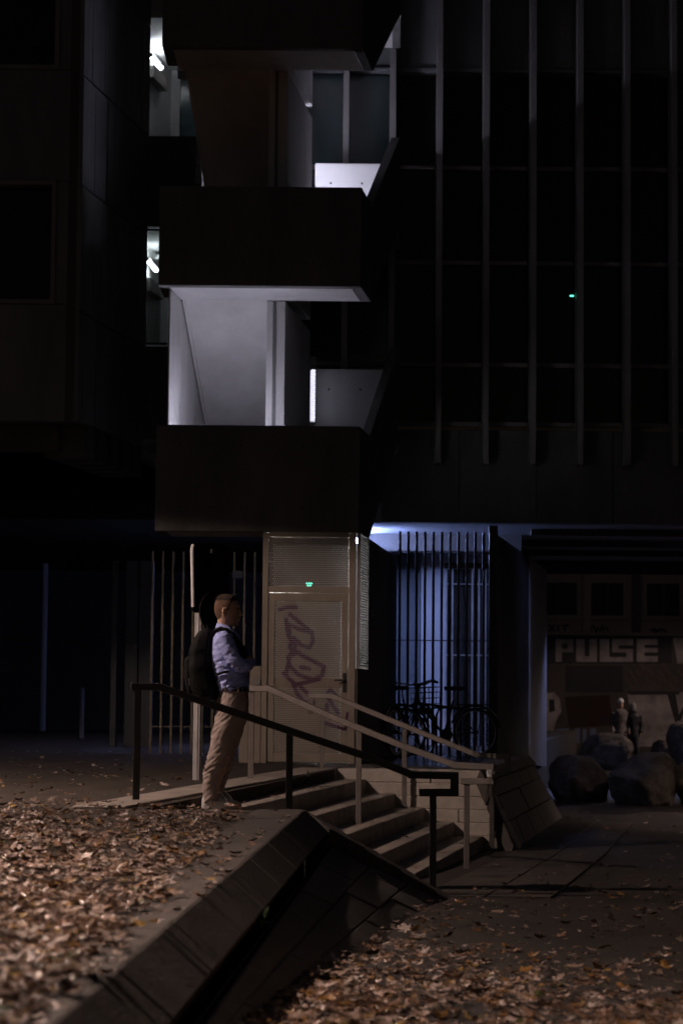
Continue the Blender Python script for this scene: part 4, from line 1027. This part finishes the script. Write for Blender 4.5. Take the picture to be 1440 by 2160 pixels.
# ================================================================== TWO FAR WALKERS
YP = 60.0
def walker(label, cxp, top, hgt, coat, coat_m, head_m, legs_m, hood=False, seed=0):
    c = U(cxp, top, YP); z0 = zp(YP); H = c.z - z0; x = c.x
    o = empty('person', (x, YP, z0), label, 'person', None)
    mb = MB()
    def el(zf, rx, ry, dx=0): return [Vector((x + dx + rx * H * math.cos(2 * math.pi * k / 14), YP + ry * H * math.sin(2 * math.pi * k / 14), z0 + zf * H)) for k in range(14)]
    mb.loft([el(.855, .03, .035), el(.88, .042, .048), (el(.93, .045, .055)), el(.975, .036, .045), el(1.0, .012, .015)])
    mb.tube([(x, YP, z0 + .80 * H), (x, YP, z0 + .88 * H)], .03 * H, 10)
    mb.loft([el(.46, .085, .06), el(.6, .08, .058), el(.75, .11, .065), el(.82, .08, .05)])
    for s in (-1, 1):
        mb.tube([(x + s * .05 * H, YP, z0 + .48 * H), (x + s * .055 * H, YP - .03 * H * s, z0 + .26 * H), (x + s * .055 * H, YP + .04 * H * s, z0 + .03 * H), (x + s * .055 * H, YP - .06 * H + .04 * H * s, z0 + .015 * H)], [.05 * H, .036 * H, .026 * H, .024 * H], 10)
        mb.tube([(x + s * .105 * H, YP, z0 + .79 * H), (x + s * .135 * H, YP + .01, z0 + .62 * H), (x + s * .125 * H, YP - .05 * H, z0 + .47 * H)], [.032 * H, .027 * H, .02 * H], 10)
        for k in range(5):
            b = Vector((x + s * .125 * H, YP - .055 * H, z0 + .47 * H)); mb.tube([b, b + Vector(((k - 2) * .008, -.012 + .004 * abs(k - 2), -.075 + .012 * abs(k - 2)))], [.010, .006], 6)
    place_mesh(apply_remesh(mb, 'body', .016, 2), 'body', head_m, o)
    mb = MB(); mb.loft([el(.42, .10, .075), el(.6, .095, .072), el(.75, .125, .078), el(.815, .10, .07), el(.85, .05, .05)])
    for s in (-1, 1): mb.tube([(x + s * .105 * H, YP, z0 + .79 * H), (x + s * .138 * H, YP + .01, z0 + .62 * H), (x + s * .127 * H, YP - .045 * H, z0 + .49 * H)], [.045 * H, .04 * H, .032 * H], 10)
    place_mesh(apply_remesh(mb, 'jacket', .018, 2), 'jacket', coat_m, o, lambda p: .012 * noise.noise(p * 8))
    mb = MB()
    for s in (-1, 1): mb.tube([(x + s * .05 * H, YP, z0 + .5 * H), (x + s * .056 * H, YP - .03 * H * s, z0 + .26 * H), (x + s * .056 * H, YP + .04 * H * s, z0 + .05 * H)], [.062 * H, .048 * H, .038 * H], 10)
    place_mesh(apply_remesh(mb, 'trousers', .018, 2), 'trousers', legs_m, o)
    mb = MB()
    if hood: mb.loft([el(.84, .075, .07), el(.9, .06, .068), el(.96, .055, .066), el(1.01, .03, .035)])
    else: mb.loft([el(.945, .052, .062), el(.975, .05, .058), el(1.0, .038, .045), el(1.015, .012, .015)])
    build(mb, 'hood' if hood else 'cap', coat if hood else WHITEP, o, smooth=True)
    return o
GREYC = mat('grey_fleece', (.16, .145, .15), .9, .15, 6, .2, 30)
CAMO = mat('mottled_jacket', (.17, .15, .14), .85, .75, 7, .2, 30)
JACK = mat('black_jacket', (.012, .012, .014), .6, .2, 6, .2, 30)
DENIM = mat('dark_denim', (.04, .042, .05), .9, .2, 6, .2, 30)
walker('distant walker in a white cap and mottled grey jacket', 1308, 1475, 1.7, GREYC, CAMO, SKIN, DENIM)
walker('distant walker in a grey hood and black jacket', 1334, 1483, 1.7, GREYC, JACK, SKIN, DENIM, hood=True)

# ================================================================== BOULDERS
ROCK = mat('boulder_stone', (.19, .16, .13), .9, .6, 4.5, 1.0, 9)
def boulder(label, px0, px1, top, base, seed, squash=1.0, Yo=0):
    b0 = GP((px0 + px1) / 2, base); Y = b0.y; w = U(px1, base, Y).x - U(px0, base, Y).x; h = U(px0, top, Y).z - b0.z
    bm = bmesh.new(); bmesh.ops.create_icosphere(bm, subdivisions=5, radius=1.0)
    off = Vector((seed * 7.3, seed * 3.1, seed * 1.7))
    rr = random.Random(seed * 13 + 5); planes = []
    for _ in range(15):
        nn = Vector((rr.uniform(-1, 1), rr.uniform(-1, 1), rr.uniform(-.7, 1))).normalized(); planes.append((nn, rr.uniform(.66, .98)))
    for v in bm.verts:
        c = v.co.copy(); c = Vector([math.copysign(abs(t) ** .8, t) for t in c])
        for nn, dd in planes:
            e_ = c.dot(nn) - dd
            if e_ > 0: c -= nn * e_ * .93
        d = 1.08 + .10 * noise.noise(c * 1.1 + off) + .05 * noise.noise(c * 2.6 + off) + .035 * (1 - abs(noise.noise(c * 4.5 + off)) * 2) + .02 * noise.noise(c * 13 + off)
        cell = noise.cell(c * 1.6 + off)
        v.co = Vector((c.x * w * .56 * d, c.y * w * .5 * d * squash, c.z * h * .56 * d))
    zmin = -h * .42
    for v in bm.verts:
        if v.co.z < zmin: v.co.z = zmin - (zmin - v.co.z) * .12
    me = bpy.data.meshes.new('boulder'); zl_ = min(v.co.z for v in bm.verts); zh2 = max(v.co.z for v in bm.verts)
    for v in bm.verts: v.co.z = (v.co.z - zl_) * (h + .04) / (zh2 - zl_) - .04
    bm.to_mesh(me); bm.free(); me.materials.append(ROCK); me.polygons.foreach_set('use_smooth', [True] * len(me.polygons))
    o = bpy.data.objects.new('boulder', me); COL.objects.link(o); o.location = (b0.x, Y + w * .4, zp(Y)); tag(o, label, 'boulder')
boulder('largest pale blocky boulder with a split face on the plaza', 1291, 1432, 1586, 1700, 1)
boulder('rounded brown boulder beside the largest blocky boulder', 1166, 1278, 1592, 1692, 4)
boulder('boulder on the other side of the largest blocky boulder', 1434, 1560, 1610, 1700, 6)
boulder('dark boulder in the back row at the feet of the walkers', 1225, 1335, 1545, 1625, 9)
boulder('low grey boulder in the back row against the pale graffiti', 1378, 1425, 1552, 1618, 11)
boulder('tall dark boulder in the back row past the pale graffiti', 1418, 1500, 1520, 1628, 13)

# ================================================================== BICYCLES
def bicycle(label, base, yaw, lean=0.05, basket=False):
    o = empty('bicycle', tuple(base), label, 'bicycle')
    Mx = Matrix.Translation(base) @ Matrix.Rotation(yaw, 4, 'Z') @ Matrix.Rotation(lean, 4, 'X')
    X = lambda x, y, z: Mx @ Vector((x, y, z))
    R = .34
    def circ(cx, cz, r, n=28, y=0): return [X(cx + r * math.cos(2 * math.pi * k / n), y, cz + r * math.sin(2 * math.pi * k / n)) for k in range(n)]
    for nm, cx in (('wheel', -.52), ('wheel', .54)):
        mb = MB(); mb.tube(circ(cx, R, R - .02), .02, 8, closed=True); wv = build(mb, nm, RUBBER, o, smooth=True)
        mb = MB(); mb.tube(circ(cx, R, R - .045), .009, 6, closed=True); build(mb, 'rim', GALV, wv, smooth=True)
        mb = MB()
        for k in range(18):
            a = 2 * math.pi * k / 18; mb.tube([X(cx + .02 * math.cos(a + 1), .02 * (-1) ** k, R + .02 * math.sin(a + 1)), X(cx + (R - .05) * math.cos(a), 0, R + (R - .05) * math.sin(a))], .0016, 4)
        build(mb, 'spokes', GALV, wv)
        mb = MB(); mb.tube([X(cx, -.05, R), X(cx, .05, R)], .025, 10); build(mb, 'hub', STEEL_D, wv)
        mb = MB(); mb.tube([X(cx + (R + .03) * math.cos(t), 0, R + (R + .03) * math.sin(t)) for t in [math.radians(20 + 15 * k) for k in range(11)]], .02, 6); build(mb, 'mudguard', STEEL_D, o)
    mb = MB()
    seat, head, bb, rear = (-.2, 0, .78), (.36, 0, .80), (-.05, 0, .30), (-.52, 0, R)
    for a, b, r in ((bb, seat, .016), (bb, head, .018), ((-.17, 0, .68), (.35, 0, .74), .016), (rear, bb, .011), (rear, (-.17, 0, .68), .010), (head, (.40, 0, .62), .018)): mb.tube([X(*a), X(*b)], r, 8)
    build(mb, 'frame', STEEL_D, o, smooth=True)
    mb = MB(); mb.tube([X(.40, .05, .62), X(.54, .05, R)], .012, 6); mb.tube([X(.40, -.05, .62), X(.54, -.05, R)], .012, 6); mb.tube([X(.40, -.055, .62), X(.40, .055, .62)], .016, 6); mb.tube([X(.40, 0, .62), X(.34, 0, .78), X(.31, 0, .98)], .014, 8); build(mb, 'fork', STEEL_D, o)
    mb = MB(); mb.tube([X(.16, -.3, 1.0), X(.26, -.28, 1.03), X(.34, -.1, .99), X(.34, .1, .99), X(.26, .28, 1.03), X(.16, .3, 1.0)], .012, 8); build(mb, 'handlebar', GALV, o)
    for s in (-1, 1):
        mb = MB(); mb.tube([X(.15, s * .3, 1.0), X(.25, s * .285, 1.03)], .018, 8); build(mb, 'grip', BLACK, o)
    mb = MB(); mb.tube([X(*seat), X(-.24, 0, .92)], .012, 8); build(mb, 'seat_post', GALV, o)
    mb = MB(); mb.loft([[X(x, w * math.cos(t), .94 + .03 * math.sin(t)) for t in [2 * math.pi * k / 10 for k in range(10)]] for x, w in ((-.38, .05), (-.34, .085), (-.26, .08), (-.16, .035), (-.07, .018))]); build(mb, 'saddle', BLACK, o, smooth=True)
    mb = MB(); mb.tube([X(-.05, .07, .30), X(-.05, .085, .30)], .09, 18); mb.tube([X(-.05, -.1, .3), X(-.05, .1, .3)], .012, 6); mb.tube([X(-.05, .09, .3), X(.08, .1, .2)], .01, 6); mb.tube([X(-.05, -.09, .3), X(-.18, -.1, .4)], .01, 6); build(mb, 'crank', STEEL_D, o)
    for s, x, z in ((1, .08, .2), (-1, -.18, .4)):
        mb = MB(); p = X(x, s * .15, z); mb.box(p.x - .045, p.x + .045, p.y - .03, p.y + .03, p.z - .012, p.z + .012); build(mb, 'pedal', BLACK, o)
    mb = MB(); mb.tube([X(-.75, -.07, .72), X(-.3, -.07, .72), X(-.3, .07, .72), X(-.75, .07, .72)], .006, 5, closed=True); mb.tube([X(-.6, .07, .72), X(-.53, .06, R)], .005, 4); mb.tube([X(-.6, -.07, .72), X(-.53, -.06, R)], .005, 4); build(mb, 'rack', STEEL_D, o)
    if basket:
        mb = MB()
        for k in range(7): mb.tube([X(.45, -.15 + .05 * k, .72), X(.43, -.17 + .057 * k, .95), ], .004, 4); mb.tube([X(.72, -.15 + .05 * k, .72), X(.74, -.17 + .057 * k, .95)], .004, 4)
        for z in (.72, .8, .88, .95): mb.tube([X(.44, -.17, z), X(.73, -.17, z), X(.73, .17, z), X(.44, .17, z)], .005, 4, closed=True)
        build(mb, 'basket', STEEL_D, o)
    return o
g1 = U(922, 1597, 31.2); g1.z = ZT
bicycle('dark bicycle with rear rack leaning before the blue-lit bar fence', g1 + Vector((.05, 0, 0)), math.radians(200), .06)
g2 = U(868, 1592, 31.3); g2.z = ZT
bicycle('dark bicycle with front basket beside the tower base', g2, math.radians(65), -.06, True)
hs = empty('bicycle_stand', (1.3, 31.4, ZT), 'inverted hoop bicycle stand between the two parked bicycles', 'bicycle stand')
for dx in (0, .12):
    c = U(902, 1500, 31.5); x = c.x + dx; zt2 = c.z + .05
    mb = MB(); mb.tube([(x, 31.5, ZT - .02), (x, 31.5, zt2 - .1), (x + .03, 31.5, zt2 - .03), (x + .1, 31.5, zt2), (x + .35, 31.5, zt2), (x + .42, 31.5, zt2 - .03), (x + .45, 31.5, zt2 - .1), (x + .45, 31.5, ZT - .02)], .016, 8); build(mb, 'hoop', STEEL_D, hs, smooth=True)

# ================================================================== WEEDS
WEED = mat('weed_leaf', (.04, .07, .022), .6, .4, 20, .1, 60)
def weed(label, base, h, n, seed, flower=False):
    rg = random.Random(seed); o = empty('weed', tuple(base), label, 'plant')
    for i in range(n):
        a = rg.random() * 6.28; L = h * (.5 + .6 * rg.random()); w = h * .09; d = Vector((math.cos(a), math.sin(a) * .8, 0)); s = Vector((-d.y, d.x, 0))
        pts = [base + d * (L * .7 * t) + Vector((0, 0, L * (1.2 * t - .75 * t * t))) for t in (0, .35, .7, 1)]
        mb = MB(); mb.add([pts[0] - s * w * .3, pts[0] + s * w * .3, pts[1] - s * w, pts[1] + s * w, pts[2] - s * w * .8, pts[2] + s * w * .8, pts[3]], [(0, 1, 3, 2), (2, 3, 5, 4), (4, 5, 6)]); build(mb, 'leaf', WEED, o)
    for i in range(n // 4):
        a = rg.random() * 6.28; tip = base + Vector((math.cos(a) * h * .4, math.sin(a) * h * .3, h * (1.0 + .5 * rg.random())))
        mb = MB(); mb.tube([base, base.lerp(tip, .5) + Vector((0, 0, h * .1)), tip], .004, 4)
        for k in range(7):
            b = rg.random() * 6.28; q = base.lerp(tip, .4 + .6 * rg.random()); e = q + Vector((math.cos(b), math.sin(b), .5)) * h * .16; mb.add([q, q.lerp(e, .5) + Vector((.012, 0, 0)), e, q.lerp(e, .5) - Vector((.012, 0, 0))], [(0, 1, 2, 3)])
        build(mb, 'stem', WEED, o)
weed('leafy green weed growing against the foot of the perforated door', G(563, 1603, ZT) * 1 + Vector((0, -1.2, 0)), .26, 34, 3)
weed('small green weed sprouting from the top step riser', P1 - DU * 2.0 + Vector((.03, 0, -.09)), .10, 14, 5)
weed('small green weed sprouting from the lowest course of the cheek wall', nose(5) - DU * .1 + Vector((.1, 0, -.74)), .10, 16, 8)
weed('small green weed in the joint under the terrace coping', edge(10.6) + Vector((OUT + .01, 0, -DN - .03)), .07, 14, 12)

# ================================================================== FALLEN LEAVES
rg = np.random.default_rng(11)
def leaf_shape(seed):
    r = random.Random(seed); n = 15; out = []
    lob = [1.0, .42, .86, .40, .95, .45, .8, .35, .55, .30, .55, .35, .8, .45, .95]
    for k in range(n):
        a = 2 * math.pi * k / n + r.uniform(-.08, .08); rad = lob[k] * r.uniform(.85, 1.1); out.append((math.cos(a) * rad * .55, math.sin(a) * rad * .5))
    cz = r.uniform(.04, .36); ph = r.random() * 6.28
    vs = [(0, 0, 0)]
    for x, y in out:
        vs.append((x, y, cz * (x * x + y * y) * 1.6 + .22 * (x * math.cos(ph) + y * math.sin(ph)) ** 2 + r.uniform(-.05, .06)))
    return np.array(vs, dtype=np.float32), [(0, 1 + k, 1 + (k + 1) % n) for k in range(n)]
SHAPES = [leaf_shape(s) for s in range(10)]
PALS = [(.33, .235, .185), (.40, .30, .25), (.25, .15, .10), (.17, .10, .06), (.26, .135, .04), (.33, .20, .05), (.09, .05, .033), (.47, .38, .33), (.09, .10, .03)]
PW = np.array([.16, .20, .12, .16, .09, .04, .12, .10, .01]); PW = PW / PW.sum()
PNAME = ['tan', 'pale', 'brown', 'dark brown', 'orange', 'yellow', 'blackish', 'bleached', 'greenish']
LEAF = mat('leaf_litter', (.3, .2, .1), .32, .3, 30, .25, 90, attr=True)
LMAT = [mat('leaf_' + n.replace(' ', '_'), c, .32, .3, 30, .25, 90) for n, c in zip(PNAME, PALS)]
def scatter(n, region, dens, zf, lift):
    got = []
    while len(got) < n:
        x, y = region(); 
        if rg.random() < dens(x, y): got.append((x, y, zf(y) + .004 + lift * rg.random() ** 2, rg.random() * 6.28, float(np.clip(rg.lognormal(-2.86, .46), .022, .13)), int(rg.integers(0, 10)), int(rg.choice(9, p=PW)), rg.normal(0, .17), rg.normal(0, .17)))
    return got
def leaf_matrix(L):
    return Matrix.Translation(L[:3]) @ Matrix.Rotation(L[3], 4, 'Z') @ Matrix.Rotation(L[7], 4, 'X') @ Matrix.Rotation(L[8], 4, 'Y') @ Matrix.Scale(L[4], 4)
def seen(L):
    v = Vector(L[:3]) - CAM; w = v.dot(_F)
    if w < .5: return 0
    x, y = 720 + FPX * v.dot(_R) / w, 1080 - FPX * v.dot(_U) / w
    return 1 / w if (0 < x < 1440 and 0 < y < 2155) else 0
lme = {}
def leaves(name, got, n_ind, lab, where, kindlabel):
    got = sorted(got, key=seen, reverse=True); ind, rest = got[:n_ind], got[n_ind:]
    for L in ind:
        key = (L[5], L[6])
        if key not in lme:
            vs, fs = SHAPES[L[5]]; me = bpy.data.meshes.new('fallen_leaf'); me.from_pydata([tuple(v) for v in vs], [], fs); me.materials.append(LMAT[L[6]]); lme[key] = me
        o = bpy.data.objects.new('fallen_leaf', lme[key]); COL.objects.link(o); o.matrix_world = leaf_matrix(L)
        tag(o, '%s fallen leaf lying on the %s' % (PNAME[L[6]], where), 'leaf', '%s fallen leaves on the %s' % (PNAME[L[6]], where))
    V = []; Fc = []; cols = []; o0 = 0
    for L in rest:
        vs, fs = SHAPES[L[5]]; M = np.array(leaf_matrix(L)); V.append(vs @ M[:3, :3].T + M[:3, 3]); Fc += [tuple(i + o0 for i in f) for f in fs]; o0 += len(vs)
        c = np.array(PALS[L[6]]) * rg.uniform(.75, 1.2); cols.append(np.tile([*c, 1], (len(fs) * 3, 1)))
    me = bpy.data.meshes.new(name); me.from_pydata(np.concatenate(V).tolist(), [], Fc)
    ca = me.color_attributes.new('Col', 'FLOAT_COLOR', 'CORNER'); ca.data.foreach_set('color', np.concatenate(cols).astype(np.float32).ravel())
    me.materials.append(LEAF); o = bpy.data.objects.new(name, me); COL.objects.link(o); tag(o, kindlabel, 'leaves', None, 'stuff')
def reg_t():
    y = 4.5 + 28.5 * rg.random() ** 1.5; return rg.uniform(-.15 * y - 1.4, edge(min(y, 17)).x + (.0 if y < 17 else -1.2)), y
def den_t(x, y):
    n_ = noise.noise(Vector((x * 1.6, y * .8, 3.3))); e = edge(y).x - x
    if y > 17.2 and x > S0.x - .25 + (y - S0.y) * .176 - .2: return 0.0 if y < 26 else .02
    base = 1.0 if y < 13.5 else max(.07, 1.0 - (y - 13.5) / 5.0) if y < 18.2 else max(.012, .05 - (y - 18) * .004)
    w_ = (.02 + .028 * max(0, y - 7)) * (1 + 1.3 * n_); k = 1.0 if e > w_ + .12 else max(.10, (e - w_) / .12)
    n3 = noise.noise(Vector((x * 4.5, y * 3.5, 1.3)))
    if (x + 1.02) ** 2 + (y - 18.0) ** 2 < .9: k *= .2
    return base * k * max(.12, .70 + .5 * n_ + .35 * n3)
leaves('leaf_litter', scatter(17000, reg_t, den_t, lambda y: ZT + .017, .04), 150, '', 'raised terrace', 'litter of tan and brown fallen leaves covering the raised terrace')
def foot_x(y):
    t = (y - F0.y) / (Q.y - F0.y); return F0.x + (Q.x - F0.x) * t
def reg_p():
    y = 8.5 + (34 - 8.5) * rg.random() ** 1.7; return rg.uniform(foot_x(y) - .05, .15 * y + 1.2), y
def den_p(x, y):
    n_ = noise.noise(Vector((x * 1.3, y * .7, 8.1))); d = x - foot_x(y)
    if y > 18.3 and d < .1: return 0
    near_ = max(.0, 1 - (y - 8.6) / 4.2); ft = math.exp(-max(0, d) / .55) * max(0, 1 - (y - 9) / 9.5)
    n3 = noise.noise(Vector((x * 4, y * 3, 5.3)))
    return max(.02 + .03 * (y < 20), min(1, .75 * near_ + .9 * ft) * max(.1, .6 + .6 * n_ + .4 * n3))
leaves('leaf_litter', scatter(5200, reg_p, den_p, zp, .05), 140, '', 'lower plaza', 'litter of brown fallen leaves drifted against the foot of the sloped wall')
# a few leaves caught on the steps
rs = random.Random(21)
spots = [(1, -3.2), (1, -4.6), (2, -2.4), (3, -3.6), (4, -2.2), (5, -3.0), (1, -2.6), (5, -4.2)] + [(rs.choice((1, 1, 2, 3, 4, 5, 5)), -rs.uniform(.15, 6.0)) for _ in range(26)]
for i, (k, dd) in enumerate(spots):
    p = nose(k - 1) + DV * (.05 + .26 * rs.random() ** 2) + DU * dd; L = (p.x, p.y, zk_(k) + .008, i * 1.3, .055 + .045 * rs.random(), i % 10, (0, 2, 4, 7)[i % 4], .1, -.15)
    key = (L[5], L[6])
    if key not in lme:
        vs, fs = SHAPES[L[5]]; me = bpy.data.meshes.new('fallen_leaf'); me.from_pydata([tuple(v) for v in vs], [], fs); me.materials.append(LMAT[L[6]]); lme[key] = me
    o = bpy.data.objects.new('fallen_leaf', lme[key]); COL.objects.link(o); o.matrix_world = leaf_matrix(L)
    tag(o, '%s fallen leaf caught on a tread of the concrete steps' % PNAME[L[6]], 'leaf', '%s fallen leaves on the concrete steps' % PNAME[L[6]])
